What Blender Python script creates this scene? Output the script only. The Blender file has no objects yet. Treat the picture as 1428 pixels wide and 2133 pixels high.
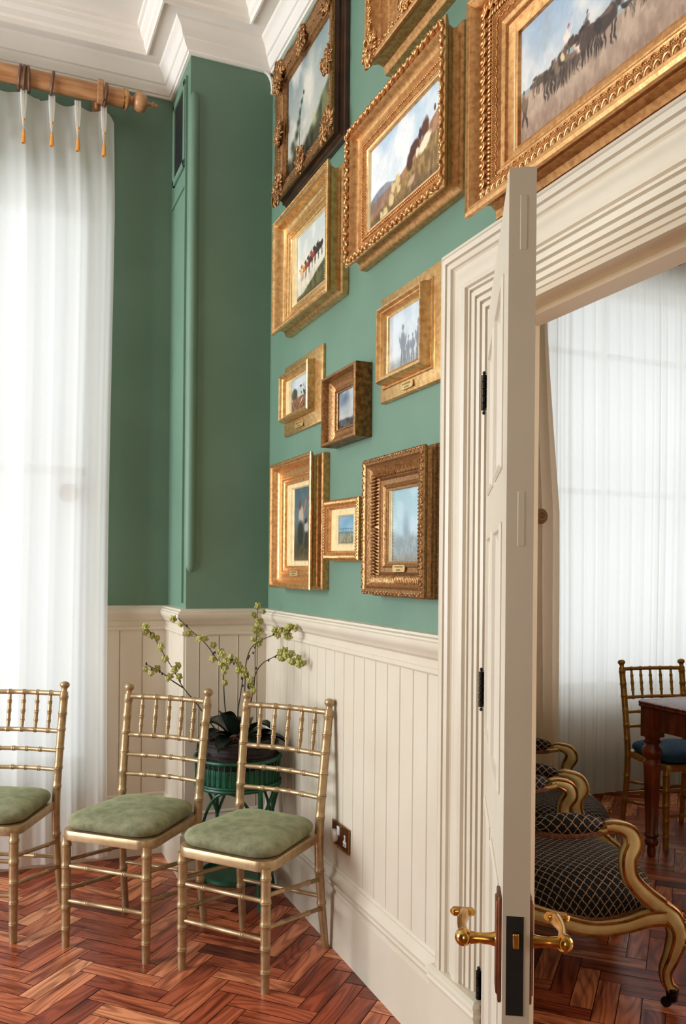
import bpy, math, random
import numpy as np
from mathutils import Vector, Matrix
PI = math.pi
rnd = random.Random(7)
SC = bpy.context.scene
COL = SC.collection

# ------------------------------------------------------------------ camera, light, exposure
cam_d = bpy.data.cameras.new('camera')
cam = bpy.data.objects.new('camera', cam_d); COL.objects.link(cam)
cam_d.sensor_fit = 'VERTICAL'; cam_d.sensor_height = 36.0
cam_d.lens = 36.0 * 1765.0 / 2133.0
cam_d.shift_y = 120.5 / 2133.0
cam_d.clip_start = 0.05
cam.matrix_world = (Matrix.Translation((0, 0, 1.42)) @ Matrix.Rotation(math.radians(-22.7), 4, 'Z')
                    @ Matrix.Rotation(math.radians(90), 4, 'X') @ Matrix.Rotation(math.radians(0.53), 4, 'Z'))
SC.camera = cam
vs = SC.view_settings
vs.view_transform = 'Standard'; vs.look = 'None'; vs.gamma = 1.0; vs.exposure = 0.0
vs.use_curve_mapping = False
w = bpy.data.worlds.new('sky'); SC.world = w; w.use_nodes = True
bg = w.node_tree.nodes['Background']
bg.inputs[0].default_value = (0.86, 0.93, 1.0, 1); bg.inputs[1].default_value = 1.6

def area(name, loc, rot, sx, sy, power, col):
    l = bpy.data.lights.new(name, 'AREA'); l.shape = 'RECTANGLE'; l.size = sx; l.size_y = sy
    l.energy = power; l.color = col
    o = bpy.data.objects.new(name, l); COL.objects.link(o); o.location = loc; o.rotation_euler = rot
    return o
R90 = math.radians(90)
# daylight by the windows, plus two added fill lamps (each stands outside its opening)
area('daylight_left_window', (-3.75, 3.05, 1.95), (0, -R90, 0), 2.6, 2.1, 278, (0.90, 0.965, 1.03))
area('warm_front_fill', (-1.6, -2.62, 1.9), (R90, 0, 0), 1.6, 2.4, 31, (1.0, 0.67, 0.34))  # added orange fill from behind the camera, warms the shaded sides
area('daylight_back_window', (-0.65, 4.75, 1.9), (-R90, 0, 0), 2.0, 2.9, 9, (0.93, 0.97, 1.0))
area('daylight_far_room_window', (4.1, 4.85, 1.95), (-R90, 0, 0), 2.2, 2.7, 15, (0.93, 0.97, 1.0))
area('far_room_side_fill', (5.65, .6, 1.95), (0, R90, 0), 2.6, 1.8, 350, (1.0, 0.88, 0.74))  # added fill from out of view, brightens the far room and armchairs

# ------------------------------------------------------------------ helpers
def tag(o, label=None, cat=None, group=None, kind=None):
    if label: o['label'] = label
    if cat: o['category'] = cat
    if group: o['group'] = group
    if kind: o['kind'] = kind
    return o

def empty(name, loc, rz=0):
    o = bpy.data.objects.new(name, None); COL.objects.link(o)
    o.location = loc; o.rotation_euler = (0, 0, rz); o.empty_display_size = 0.05
    return o

class MB:
    """collects geometry and links it as one mesh object"""
    def __init__(s):
        s.v = []; s.f = []; s.uv = {}
    def add(s, verts, faces):
        b = len(s.v); s.v.extend([tuple(p) for p in verts])
        s.f.extend([tuple(i + b for i in f) for f in faces]); return b
    def box(s, a, b, M=None):
        x0, y0, z0 = [min(p, q) for p, q in zip(a, b)]; x1, y1, z1 = [max(p, q) for p, q in zip(a, b)]
        vs_ = [(x0,y0,z0),(x1,y0,z0),(x1,y1,z0),(x0,y1,z0),(x0,y0,z1),(x1,y0,z1),(x1,y1,z1),(x0,y1,z1)]
        if M is not None: vs_ = [M @ Vector(p) for p in vs_]
        s.add(vs_, [(0,3,2,1),(4,5,6,7),(0,1,5,4),(1,2,6,5),(2,3,7,6),(3,0,4,7)])
    def loop_sweep(s, rings, closed_ring=True, closed_path=False, caps=True):
        n = len(rings[0]); b = len(s.v)
        for r in rings: s.v.extend([tuple(p) for p in r])
        m = len(rings)
        for i in range(m if closed_path else m - 1):
            j = (i + 1) % m
            for k in range(n if closed_ring else n - 1):
                l = (k + 1) % n
                s.f.append((b+i*n+k, b+i*n+l, b+j*n+l, b+j*n+k))
        if caps and closed_ring and not closed_path:
            s.f.append(tuple(b + k for k in range(n))[::-1])
            s.f.append(tuple(b + (m-1)*n + k for k in range(n)))
    def tube(s, pts, rad, seg=10, up=None, caps=True, closed=False):
        """rad: number, list of numbers or list of (ra, rb); up = reference for ra axis"""
        P = [Vector(p) for p in pts]; n = len(P)
        if not isinstance(rad, (list, tuple)): rad = [rad] * n
        rings = []; prev = None
        for i in range(n):
            if closed: t = P[(i+1) % n] - P[i-1]
            else: t = P[min(i+1, n-1)] - P[max(i-1, 0)]
            if t.length < 1e-9: t = Vector((0,0,1))
            t.normalize()
            if up is not None: a = Vector(up)
            elif prev is not None: a = prev
            else: a = Vector((0,0,1)) if abs(t.z) < .9 else Vector((1,0,0))
            a = a - t * a.dot(t)
            if a.length < 1e-6: a = t.orthogonal()
            a.normalize(); prev = a; b = t.cross(a)
            r = rad[i]; ra, rb = r if isinstance(r, (list, tuple)) else (r, r)
            rings.append([P[i] + a*(ra*math.cos(2*PI*k/seg)) + b*(rb*math.sin(2*PI*k/seg)) for k in range(seg)])
        s.loop_sweep(rings, True, closed, caps)
    def lathe(s, prof, c=(0,0,0), axis=(0,0,1), seg=24, M=None):
        """prof: list of (r, h)"""
        ax = Vector(axis).normalized(); a = ax.orthogonal().normalized(); b = ax.cross(a); c = Vector(c)
        rings = [[c + ax*h + a*(r*math.cos(2*PI*k/seg)) + b*(r*math.sin(2*PI*k/seg)) for k in range(seg)] for r, h in prof]
        if M is not None: rings = [[M @ p for p in r] for r in rings]
        s.loop_sweep(rings)
    def ball(s, c, r, M=None, seg=8, rng=6, ax=None):
        """ellipsoid; r = (rx,ry,rz) along columns of ax (3x3)"""
        if not isinstance(r, (list, tuple)): r = (r, r, r)
        c = Vector(c); vs_ = []; 
        A = ax if ax is not None else Matrix.Identity(3)
        vs_.append(c + A @ Vector((0,0,r[2])))
        for i in range(1, rng):
            th = PI*i/rng
            for k in range(seg):
                ph = 2*PI*k/seg
                vs_.append(c + A @ Vector((r[0]*math.sin(th)*math.cos(ph), r[1]*math.sin(th)*math.sin(ph), r[2]*math.cos(th))))
        vs_.append(c + A @ Vector((0,0,-r[2])))
        f = []
        for k in range(seg): f.append((0, 1+k, 1+(k+1)%seg))
        for i in range(rng-2):
            for k in range(seg):
                a_ = 1+i*seg+k; b_ = 1+i*seg+(k+1)%seg
                f.append((a_, a_+seg, b_+seg, b_))
        l = len(vs_)-1; o = 1+(rng-2)*seg
        for k in range(seg): f.append((l, o+(k+1)%seg, o+k))
        s.add(vs_, f)
    def build(s, name, mat, parent=None, smooth=True, angle=40, bevel=0, recalc=True, loc=None):
        me = bpy.data.meshes.new(name); me.from_pydata(s.v, [], s.f); me.update()
        me.materials.append(mat)
        if recalc:
            import bmesh
            bm = bmesh.new(); bm.from_mesh(me); bmesh.ops.recalc_face_normals(bm, faces=bm.faces[:]); bm.to_mesh(me); bm.free()
        if smooth:
            me.shade_smooth(); 
            try: me.set_sharp_from_angle(angle=math.radians(angle))
            except Exception: pass
        o = bpy.data.objects.new(name, me); COL.objects.link(o)
        if parent is not None: o.parent = parent
        if loc is not None: o.location = loc
        if bevel:
            m = o.modifiers.new('bevel', 'BEVEL'); m.width = bevel; m.segments = 2; m.limit_method = 'ANGLE'; m.angle_limit = math.radians(50)
        return o

def sweep(mb, pts, N, prof, closed=False, side=1, ends=None):
    """mitred sweep of prof [(s,n)] along pts lying in the plane with normal N; s is measured sideways"""
    P = [Vector(p) for p in pts]; N = Vector(N).normalized(); n = len(P)
    def perp(a, b): return ((b - a).normalized().cross(N)) * side
    rings = []
    for i in range(n):
        if closed or 0 < i < n-1:
            p1 = perp(P[i-1], P[i]); p2 = perp(P[i], P[(i+1) % n])
            m = p1 + p2; m = m / max(m.dot(p1), 1e-6)
        elif i == 0: m = perp(P[0], P[1])
        else: m = perp(P[-2], P[-1])
        rings.append([P[i] + m*s_ + N*h_ for s_, h_ in prof])
    mb.loop_sweep(rings, True, closed)

# ------------------------------------------------------------------ materials
def lin(c):
    return tuple((x/255/12.92 if x/255 <= .04045 else ((x/255+.055)/1.055)**2.4) for x in c) + (1,)
def base_mat(name, rgb, rough=.5, metal=0, spec=.5):
    m = bpy.data.materials.new(name); m.use_nodes = True
    b = m.node_tree.nodes['Principled BSDF']
    b.inputs['Base Color'].default_value = lin(rgb); b.inputs['Roughness'].default_value = rough
    b.inputs['Metallic'].default_value = metal; b.inputs['Specular IOR Level'].default_value = spec
    return m, m.node_tree.nodes, m.node_tree.links, b
def noise_mat(name, c1, c2, scale=8, rough=.5, metal=0, bump=.0, bscale=60, stretch=(1,1,1), lo=.35, hi=.65, spec=.5, detail=4, coord='Object', rvar=0, bdist=.002):
    m, n, l, b = base_mat(name, c1, rough, metal, spec)
    tc = n.new('ShaderNodeTexCoord'); mp = n.new('ShaderNodeMapping'); mp.inputs['Scale'].default_value = stretch
    l.new(tc.outputs[coord], mp.inputs['Vector'])
    t = n.new('ShaderNodeTexNoise'); t.inputs['Scale'].default_value = scale; t.inputs['Detail'].default_value = detail
    l.new(mp.outputs[0], t.inputs['Vector'])
    r = n.new('ShaderNodeValToRGB'); r.color_ramp.elements[0].position = lo; r.color_ramp.elements[1].position = hi
    r.color_ramp.elements[0].color = lin(c1); r.color_ramp.elements[1].color = lin(c2)
    l.new(t.outputs['Fac'], r.inputs[0]); l.new(r.outputs[0], b.inputs['Base Color'])
    if rvar:
        mr = n.new('ShaderNodeMapRange'); mr.inputs[3].default_value = rough-rvar; mr.inputs[4].default_value = rough+rvar
        l.new(t.outputs['Fac'], mr.inputs[0]); l.new(mr.outputs[0], b.inputs['Roughness'])
    if bump:
        t2 = n.new('ShaderNodeTexNoise'); t2.inputs['Scale'].default_value = bscale; t2.inputs['Detail'].default_value = 3
        l.new(mp.outputs[0], t2.inputs['Vector'])
        bp = n.new('ShaderNodeBump'); bp.inputs['Strength'].default_value = bump; bp.inputs['Distance'].default_value = bdist
        l.new(t2.outputs['Fac'], bp.inputs['Height']); l.new(bp.outputs[0], b.inputs['Normal'])
    return m

M = {}
M['green'] = noise_mat('green_wall_paint', (96,125,104), (103,132,111), 3, .55, bump=.15, bscale=120)
M['cream'] = noise_mat('cream_gloss_paint', (206,193,172), (211,199,179), 4, .38, bump=.08, bscale=90)
M['tan'] = noise_mat('tan_wall_paint', (196,150,108), (188,142,100), 3, .6)
M['ceiling'] = noise_mat('ceiling_paint', (228,220,208), (234,227,216), 3, .7, bump=.06, bscale=120)
M['gold'] = noise_mat('gilt', (218,166,108), (172,118,70), 70, .36, .85, bump=.25, bscale=220, rvar=.12, lo=.4, hi=.75)
M['gold_pale'] = noise_mat('pale_gilt', (232,192,132), (198,150,92), 50, .34, .8, bump=.12, bscale=160, rvar=.1)
M['gold_old'] = noise_mat('aged_gilt', (180,134,86), (92,60,36), 110, .42, .8, bump=.5, bscale=260, rvar=.12, lo=.34, hi=.85)
M['gold_dark'] = noise_mat('tarnished_gilt', (150,108,60), (92,62,36), 60, .45, .75, bump=.25, bscale=120, rvar=.1)
M['dark_wood'] = noise_mat('dark_frame_wood', (48,28,20), (82,50,32), 10, .35, 0, bump=.2, bscale=60, stretch=(1,1,1))
M['slip'] = noise_mat('gilt_slip', (236,216,168), (220,196,146), 40, .45, .35, bump=.05, bscale=200)
M['chair'] = noise_mat('gold_chair_paint', (178,150,112), (162,134,96), 30, .36, .55, bump=.06, bscale=300)
M['chair2'] = noise_mat('bright_gold_chair_paint', (190,140,70), (170,120,56), 30, .32, .6)
M['brass'] = noise_mat('brass', (214,168,92), (176,124,58), 20, .18, 1.0, rvar=.06)
M['brass_dark'] = noise_mat('aged_brass', (120,66,36), (88,46,24), 30, .4, .7)
M['iron'] = noise_mat('dark_iron', (24,22,20), (48,42,36), 30, .4, .8)
M['black'] = noise_mat('mortise_black', (10,8,7), (22,17,14), 30, .7)
M['plastic'] = base_mat('white_plastic', (222,220,214), .35)[0]
M['hole'] = base_mat('dark_slot', (14,12,12), .6)[0]
M['rod'] = noise_mat('turned_wood_pole', (196,146,100), (164,112,70), 6, .35, 0, bump=.1, bscale=50, stretch=(1,8,8), rvar=.08)
M['ring'] = noise_mat('wooden_ring', (112,76,54), (92,60,40), 20, .4)
M['stand_green'] = noise_mat('green_painted_cane', (18,88,58), (12,66,44), 20, .4, bump=.1, bscale=80)
M['twig'] = noise_mat('dark_twigs', (48,30,24), (24,15,12), 50, .7, bump=.5, bscale=120)
M['leaf'] = noise_mat('dark_leaf', (14,24,18), (28,38,28), 12, .32)
M['stem'] = noise_mat('brown_stem', (66,46,28), (50,38,22), 30, .6)
M['petal'] = noise_mat('yellow_green_petal', (196,190,112), (150,152,70), 40, .6)
M['bud'] = base_mat('dark_bud', (34,24,20), .6)[0]
M['tassel'] = noise_mat('amber_tassel', (238,176,92), (222,150,66), 60, .8, stretch=(6,6,1))
M['mahogany'] = noise_mat('mahogany', (146,62,34), (98,38,22), 5, .22, 0, stretch=(1,6,1), rvar=.06)
M['cream_gilt'] = noise_mat('antique_cream_paint', (206,182,134), (184,156,104), 16, .4, .15, bump=.1, bscale=120)
M['gilt_edge'] = noise_mat('gilt_edge', (170,108,44), (110,62,24), 30, .35, .75)
M['braid'] = noise_mat('russet_braid', (120,64,28), (64,32,16), 120, .8, bump=.8, bscale=260)
M['blue_velvet'] = noise_mat('blue_velvet', (44,84,118), (34,66,98), 14, .85, bump=.2, bscale=200)
M['outside'] = base_mat('pale_render', (230,232,232), .9)[0]
M['plaque'] = noise_mat('brass_plaque', (226,196,134), (206,172,108), 30, .35, .6)
M['engraving'] = base_mat('engraved_line', (96,66,34), .6)[0]

def velvet():
    m, n, l, b = base_mat('sage_velvet', (108,118,76), .85, 0, .25)
    tc = n.new('ShaderNodeTexCoord')
    t = n.new('ShaderNodeTexNoise'); t.inputs['Scale'].default_value = 16; t.inputs['Detail'].default_value = 6; t.inputs['Roughness'].default_value = .65
    l.new(tc.outputs['Object'], t.inputs['Vector'])
    r = n.new('ShaderNodeValToRGB'); e = r.color_ramp.elements
    e[0].position = .36; e[0].color = lin((102,103,76)); e[1].position = .64; e[1].color = lin((140,138,106))
    l.new(t.outputs['Fac'], r.inputs[0]); l.new(r.outputs[0], b.inputs['Base Color'])
    b.inputs['Sheen Weight'].default_value = .35; b.inputs['Sheen Roughness'].default_value = .4
    b.inputs['Sheen Tint'].default_value = lin((190,200,150))
    t2 = n.new('ShaderNodeTexNoise'); t2.inputs['Scale'].default_value = 240
    l.new(tc.outputs['Object'], t2.inputs['Vector'])
    bp = n.new('ShaderNodeBump'); bp.inputs['Strength'].default_value = .25; bp.inputs['Distance'].default_value = .002
    l.new(t2.outputs['Fac'], bp.inputs['Height']); l.new(bp.outputs[0], b.inputs['Normal'])
    return m
M['velvet'] = velvet()

def sheer(name, rgb, transp=.28, transl=.5):
    m = bpy.data.materials.new(name); m.use_nodes = True; n = m.node_tree.nodes; l = m.node_tree.links
    for x in list(n): n.remove(x)
    out = n.new('ShaderNodeOutputMaterial'); d = n.new('ShaderNodeBsdfDiffuse'); t = n.new('ShaderNodeBsdfTranslucent'); tr = n.new('ShaderNodeBsdfTransparent')
    d.inputs[0].default_value = lin(rgb); t.inputs[0].default_value = lin(rgb)
    tr.inputs[0].default_value = (1, 1, 1, 1)
    a = n.new('ShaderNodeMixShader'); a.inputs[0].default_value = transl
    b = n.new('ShaderNodeMixShader')
    tc = n.new('ShaderNodeTexCoord'); mp = n.new('ShaderNodeMapping'); mp.inputs['Scale'].default_value = (300, 300, 40)
    no = n.new('ShaderNodeTexNoise'); no.inputs['Scale'].default_value = 3
    mr = n.new('ShaderNodeMapRange'); mr.inputs[3].default_value = transp-.05; mr.inputs[4].default_value = transp+.05
    l.new(tc.outputs['Object'], mp.inputs[0]); l.new(mp.outputs[0], no.inputs['Vector']); l.new(no.outputs['Fac'], mr.inputs[0]); l.new(mr.outputs[0], b.inputs[0])
    l.new(d.outputs[0], a.inputs[1]); l.new(t.outputs[0], a.inputs[2])
    l.new(a.outputs[0], b.inputs[1]); l.new(tr.outputs[0], b.inputs[2]); l.new(b.outputs[0], out.inputs[0])
    return m
M['sheer'] = sheer('white_voile', (244,242,236), .07, .55)
M['drape'] = sheer('cream_drape', (240,216,190), .02, .4)

def glass(name, refl):
    m = bpy.data.materials.new(name); m.use_nodes = True; n = m.node_tree.nodes; l = m.node_tree.links
    for x in list(n): n.remove(x)
    out = n.new('ShaderNodeOutputMaterial'); t = n.new('ShaderNodeBsdfTransparent'); g = n.new('ShaderNodeBsdfGlossy')
    g.inputs['Roughness'].default_value = .02
    f = n.new('ShaderNodeFresnel'); f.inputs[0].default_value = 1.5
    mu = n.new('ShaderNodeMath'); mu.operation = 'MULTIPLY'; mu.inputs[1].default_value = refl; mu.use_clamp = True
    mx = n.new('ShaderNodeMixShader')
    l.new(f.outputs[0], mu.inputs[0]); l.new(mu.outputs[0], mx.inputs[0]); l.new(t.outputs[0], mx.inputs[1]); l.new(g.outputs[0], mx.inputs[2]); l.new(mx.outputs[0], out.inputs[0])
    return m
M['glass'] = glass('picture_glass', 2.2)
M['pane'] = glass('window_glass', 1.0)

def parquet():
    m, n, l, b = base_mat('pine_parquet', (150,80,52), .3)
    uv = n.new('ShaderNodeUVMap'); uv.uv_map = 'grain'
    at = n.new('ShaderNodeAttribute'); at.attribute_name = 'tone'
    mp = n.new('ShaderNodeMapping'); mp.inputs['Scale'].default_value = (3, 30, 1); l.new(uv.outputs[0], mp.inputs[0])
    n1 = n.new('ShaderNodeTexNoise'); n1.inputs['Scale'].default_value = 1.0; n1.inputs['Detail'].default_value = 5; n1.inputs['Distortion'].default_value = .6
    l.new(mp.outputs[0], n1.inputs['Vector'])
    # growth rings: strongly stretched bands of a smooth noise
    mp2 = n.new('ShaderNodeMapping'); mp2.inputs['Scale'].default_value = (1.6, 9, 1); l.new(uv.outputs[0], mp2.inputs[0])
    n2 = n.new('ShaderNodeTexNoise'); n2.inputs['Scale'].default_value = 1.0; n2.inputs['Detail'].default_value = 1.0; l.new(mp2.outputs[0], n2.inputs['Vector'])
    mu = n.new('ShaderNodeMath'); mu.operation = 'MULTIPLY'; mu.inputs[1].default_value = 75; l.new(n2.outputs['Fac'], mu.inputs[0])
    si = n.new('ShaderNodeMath'); si.operation = 'SINE'; l.new(mu.outputs[0], si.inputs[0])
    rr = n.new('ShaderNodeMapRange'); rr.inputs[1].default_value = -.2; rr.inputs[2].default_value = 1; rr.inputs[3].default_value = 0; rr.inputs[4].default_value = 1; l.new(si.outputs[0], rr.inputs[0])
    # tone of the plank
    cr = n.new('ShaderNodeValToRGB'); e = cr.color_ramp.elements
    e[0].position = 0; e[0].color = lin((104,40,24)); e[1].position = 1; e[1].color = lin((240,166,118))
    k = e.new(.3); k.color = lin((164,76,48)); k = e.new(.65); k.color = lin((208,118,78))
    l.new(at.outputs['Fac'], cr.inputs[0])
    mx = n.new('ShaderNodeMix'); mx.data_type = 'RGBA'; mx.blend_type = 'MULTIPLY'; mx.inputs[7].default_value = lin((150,104,84))
    sc_ = n.new('ShaderNodeMath'); sc_.operation = 'MULTIPLY'; sc_.inputs[1].default_value = .55; l.new(rr.outputs[0], sc_.inputs[0])
    l.new(sc_.outputs[0], mx.inputs[0]); l.new(cr.outputs[0], mx.inputs[6])
    mx2 = n.new('ShaderNodeMix'); mx2.data_type = 'RGBA'; mx2.blend_type = 'MULTIPLY'; mx2.inputs[7].default_value = lin((150,110,90))
    r2 = n.new('ShaderNodeMapRange'); r2.inputs[1].default_value = .45; r2.inputs[2].default_value = .7; l.new(n1.outputs['Fac'], r2.inputs[0])
    l.new(r2.outputs[0], mx2.inputs[0]); l.new(mx.outputs[2], mx2.inputs[6]); l.new(mx2.outputs[2], b.inputs['Base Color'])
    r3 = n.new('ShaderNodeMapRange'); r3.inputs[3].default_value = .2; r3.inputs[4].default_value = .42; l.new(n1.outputs['Fac'], r3.inputs[0]); l.new(r3.outputs[0], b.inputs['Roughness'])
    bp = n.new('ShaderNodeBump'); bp.inputs['Strength'].default_value = .12; bp.inputs['Distance'].default_value = .001
    l.new(rr.outputs[0], bp.inputs['Height']); l.new(bp.outputs[0], b.inputs['Normal'])
    return m
M['parquet'] = parquet()
M['joint'] = base_mat('joint_pitch', (30,14,9), .7)[0]

def lattice(name, cell):
    """dark cloth with a wavy trellis of pale threads; UVs are metres on the cloth"""
    m, n, l, b = base_mat(name, (18,20,30), .7)
    uv = n.new('ShaderNodeUVMap'); uv.uv_map = 'cloth'
    mp = n.new('ShaderNodeMapping'); mp.inputs['Rotation'].default_value = (0, 0, PI/4); mp.inputs['Scale'].default_value = (1/cell, 1/cell, 1)
    l.new(uv.outputs[0], mp.inputs[0])
    w_ = n.new('ShaderNodeTexNoise'); w_.inputs['Scale'].default_value = 3.2; w_.inputs['Detail'].default_value = 0; l.new(mp.outputs[0], w_.inputs['Vector'])
    ad = n.new('ShaderNodeVectorMath'); ad.operation = 'MULTIPLY_ADD'; ad.inputs[1].default_value = (.22, .22, 0)
    l.new(w_.outputs['Color'], ad.inputs[0]); l.new(mp.outputs[0], ad.inputs[2])
    sx = n.new('ShaderNodeSeparateXYZ'); l.new(ad.outputs[0], sx.inputs[0])
    outs = []
    for ax in (0, 1):
        fr = n.new('ShaderNodeMath'); fr.operation = 'FRACT'; l.new(sx.outputs[ax], fr.inputs[0])
        su = n.new('ShaderNodeMath'); su.operation = 'SUBTRACT'; su.inputs[1].default_value = .5; l.new(fr.outputs[0], su.inputs[0])
        ab = n.new('ShaderNodeMath'); ab.operation = 'ABSOLUTE'; l.new(su.outputs[0], ab.inputs[0]); outs.append(ab)
    mx = n.new('ShaderNodeMath'); mx.operation = 'MAXIMUM'; l.new(outs[0].outputs[0], mx.inputs[0]); l.new(outs[1].outputs[0], mx.inputs[1])
    r = n.new('ShaderNodeValToRGB'); e = r.color_ramp.elements
    e[0].position = .435; e[0].color = lin((12,13,20)); e[1].position = .465; e[1].color = lin((156,122,92))
    l.new(mx.outputs[0], r.inputs[0]); l.new(r.outputs[0], b.inputs['Base Color'])
    bp = n.new('ShaderNodeBump'); bp.inputs['Strength'].default_value = .4; bp.inputs['Distance'].default_value = .0015; l.new(mx.outputs[0], bp.inputs['Height']); l.new(bp.outputs[0], b.inputs['Normal'])
    b.inputs['Specular IOR Level'].default_value = .15
    return m
M['lattice'] = lattice('navy_trellis_cloth', .0235)

# ------------------------------------------------------------------ the rooms
XW, YP, XP, YB = 1.225, 3.845, .833, 4.265          # picture wall, pier front, pier side, window wall
XI = 1.335                                          # far side of the partition
ZC, ZF = 3.985, 3.767                               # ceiling, foot of the cornice
DY0, DY1, DZ = 1.03, 1.886, 2.085                   # doorway
def st(o, label=None): return tag(o, label, kind='structure')

# floor: herringbone blocks laid on a dark bed
def make_floor():
    W = .0735; L = 4*W; o = np.array((.363, 3.154)); s2 = math.sqrt(.5)
    ex = np.array((s2, -s2)); ey = np.array((-s2, -s2)); g = .0014
    vs_, fs, uvs, tones = [], [], [], []
    rr = random.Random(3)
    def plank(x0, y0, x1, y1, horiz):
        c = o + ex*(x0+x1)/2 + ey*(y0+y1)/2
        if not (-3.5 < c[0] < 5.35 and -2.4 < c[1] < 4.6): return
        if c[0] < XW and c[1] > YB + .25: return
        q = [(x0+g,y0+g),(x1-g,y0+g),(x1-g,y1-g),(x0+g,y1-g)]
        b = len(vs_)
        dz = rr.uniform(-.0004, .0004)
        for x, y in q:
            p = o + ex*x + ey*y; vs_.append((p[0], p[1], dz))
        fs.append((b, b+3, b+2, b+1))
        ou, ov = rr.uniform(0, 50), rr.uniform(0, 50); t = rr.random()
        t = .18 + .62*t if rr.random() > .12 else (t*.15 if rr.random() > .5 else .85+.15*t)
        loc = []
        for x, y in q:
            u, v = (x-x0, y-y0) if horiz else (y-y0, x-x0); loc.append((u+ou, v+ov))
        uvs.extend([loc[0], loc[3], loc[2], loc[1]]); tones.append(t)
    for k in range(-90, 110):
        for m_ in range(-22, 24):
            x = k*W + m_*L; y = k*W - m_*L
            plank(x, y, x+L, y+W, True)
            plank(x+L, y-(L-W), x+L+W, y+W, False)
    me = bpy.data.meshes.new('floor'); me.from_pydata(vs_, [], fs); me.update()
    ul = me.uv_layers.new(name='grain'); ul.data.foreach_set('uv', np.array(uvs, dtype=np.float32).ravel())
    at = me.attributes.new('tone', 'FLOAT', 'FACE'); at.data.foreach_set('value', np.array(tones, dtype=np.float32))
    me.materials.append(M['parquet'])
    f = bpy.data.objects.new('floor', me); COL.objects.link(f); st(f, 'reddish pine parquet floor laid in herringbone blocks')
    mb = MB(); mb.box((-3.6, -2.5, -.12), (5.5, 4.7, -.0035)); mb.build('subfloor', M['joint'], f, smooth=False)
make_floor()

# walls
def wall(name, boxes, mat, label=None):
    mb = MB()
    for a, b in boxes: mb.box(a, b)
    return st(mb.build(name, mat, smooth=False), label)
HT = 4.12
wall('wall_right', [((XW, DY1+.01, 0), (XI, 4.45, HT)), ((XW, -2.4, 0), (XI, DY0-.01, HT)), ((XW, DY0-.01, DZ+.01), (XI, DY1+.01, HT))], M['green'], 'green partition wall hung with gilt framed pictures')
WX0, WX1, WZ0, WZ1 = -1.45, .50, .42, 3.22          # window in the back wall
wall('wall_back', [((WX1, YB, 0), (XW, YB+.3, HT)), ((-3.5, YB, 0), (WX0, YB+.3, HT)), ((WX0, YB, WZ1), (WX1, YB+.3, HT)), ((WX0, YB, 0), (WX1, YB+.3, WZ0))], M['green'], 'green window wall behind the voile curtain')
wall('wall_pier', [((XP, YP, 0), (XW-.0005, YB-.0005, HT-.001))], M['green'], 'green chimney-like pier standing out in the corner')
wall('wall_left', [((-3.65,-2.4,0),(-3.5,2.0,HT)), ((-3.65,4.1,0),(-3.5,4.56,HT)), ((-3.65,2.0,0),(-3.5,4.1,.6)), ((-3.65,2.0,3.3),(-3.5,4.1,HT))], M['green'])
wall('wall_front', [((-3.65,-2.55,0),(-2.4,-2.4,HT)), ((-.8,-2.55,0),(5.5,-2.4,HT)), ((-2.4,-2.55,0),(-.8,-2.4,.7)), ((-2.4,-2.55,3.1),(-.8,-2.4,HT))], M['tan'])
# far room
FX0, FX1, FZ0, FZ1, FY = 3.12, 5.1, .64, 3.3, 4.40
wall('wall_far_room_back', [((XI,FY,0),(FX0,FY+.3,HT)), ((FX1,FY,0),(5.4,FY+.3,HT)), ((FX0,FY,0),(FX1,FY+.3,FZ0)), ((FX0,FY,FZ1),(FX1,FY+.3,HT))], M['cream'])
wall('wall_far_room_right', [((5.4,-2.4,0),(5.5,-.3,HT)), ((5.4,1.5,0),(5.5,4.7,HT)), ((5.4,-.3,0),(5.5,1.5,.65)), ((5.4,-.3,3.25),(5.5,1.5,HT))], M['cream'])
wall('ceiling', [((-3.65,-2.55,ZC),(5.5,4.7,ZC+.15))], M['ceiling'], 'cream plaster ceiling with stepped cornice')

# cornice: one mitred run round the room
cp = [(XW,-2.4),(XW,YP),(XP,YP),(XP,YB),(-3.5,YB)]
cor = [(0,ZF-.004),(.012,ZF-.004),(.014,ZF+.006),(.022,ZF+.008),(.024,ZF+.014),(.036,ZF+.030),(.040,ZF+.046),(.048,ZF+.050),(.054,ZF+.076),(.064,ZF+.094),(.072,ZF+.100),(.078,ZF+.106),
       (.082,ZF+.118),(.148,ZF+.118),(.150,ZF+.104),(.158,ZF+.104),(.160,ZF+.126),(.170,ZF+.134),(.174,ZF+.160),(.190,ZF+.176),(.194,ZF+.196),(.206,ZF+.200),(.210,ZF+.230),(0,ZF+.230)]
mb = MB(); sweep(mb, [(x,y,0) for x,y in cp], (0,0,1), cor, side=-1); st(mb.build('trim_1', M['ceiling'], angle=25), 'cream moulded cornice under the ceiling')
mb = MB(); mb.tube([(XW-.004-.04*(1-math.cos(a)) , YP-.006, ZF-.075+.075*math.sin(a)) for a in [i*PI/20 for i in range(11)]], .008, 8)
mb.tube([(XW-.001-.004*math.sin(i), YP-.006, ZF-.075-.012*i) for i in range(3)], .008, 8)
st(mb.build('trim_2', M['ceiling']), 'small curved plaster bead in the cornice corner')
# a coffer rib further into the ceiling
mb = MB()
sweep(mb, [(1.225-.42,-2.4,0),(1.225-.42,3.35,0),(-3.4,3.35,0)], (0,0,1), [(0,ZC-.002),(0,ZC-.03),(.012,ZC-.034),(.02,ZC-.05),(.06,ZC-.05),(.068,ZC-.034),(.08,ZC-.03),(.08,ZC-.002)], side=-1)
st(mb.build('trim_3', M['ceiling'], angle=25), 'raised plaster rib on the ceiling')

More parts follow.
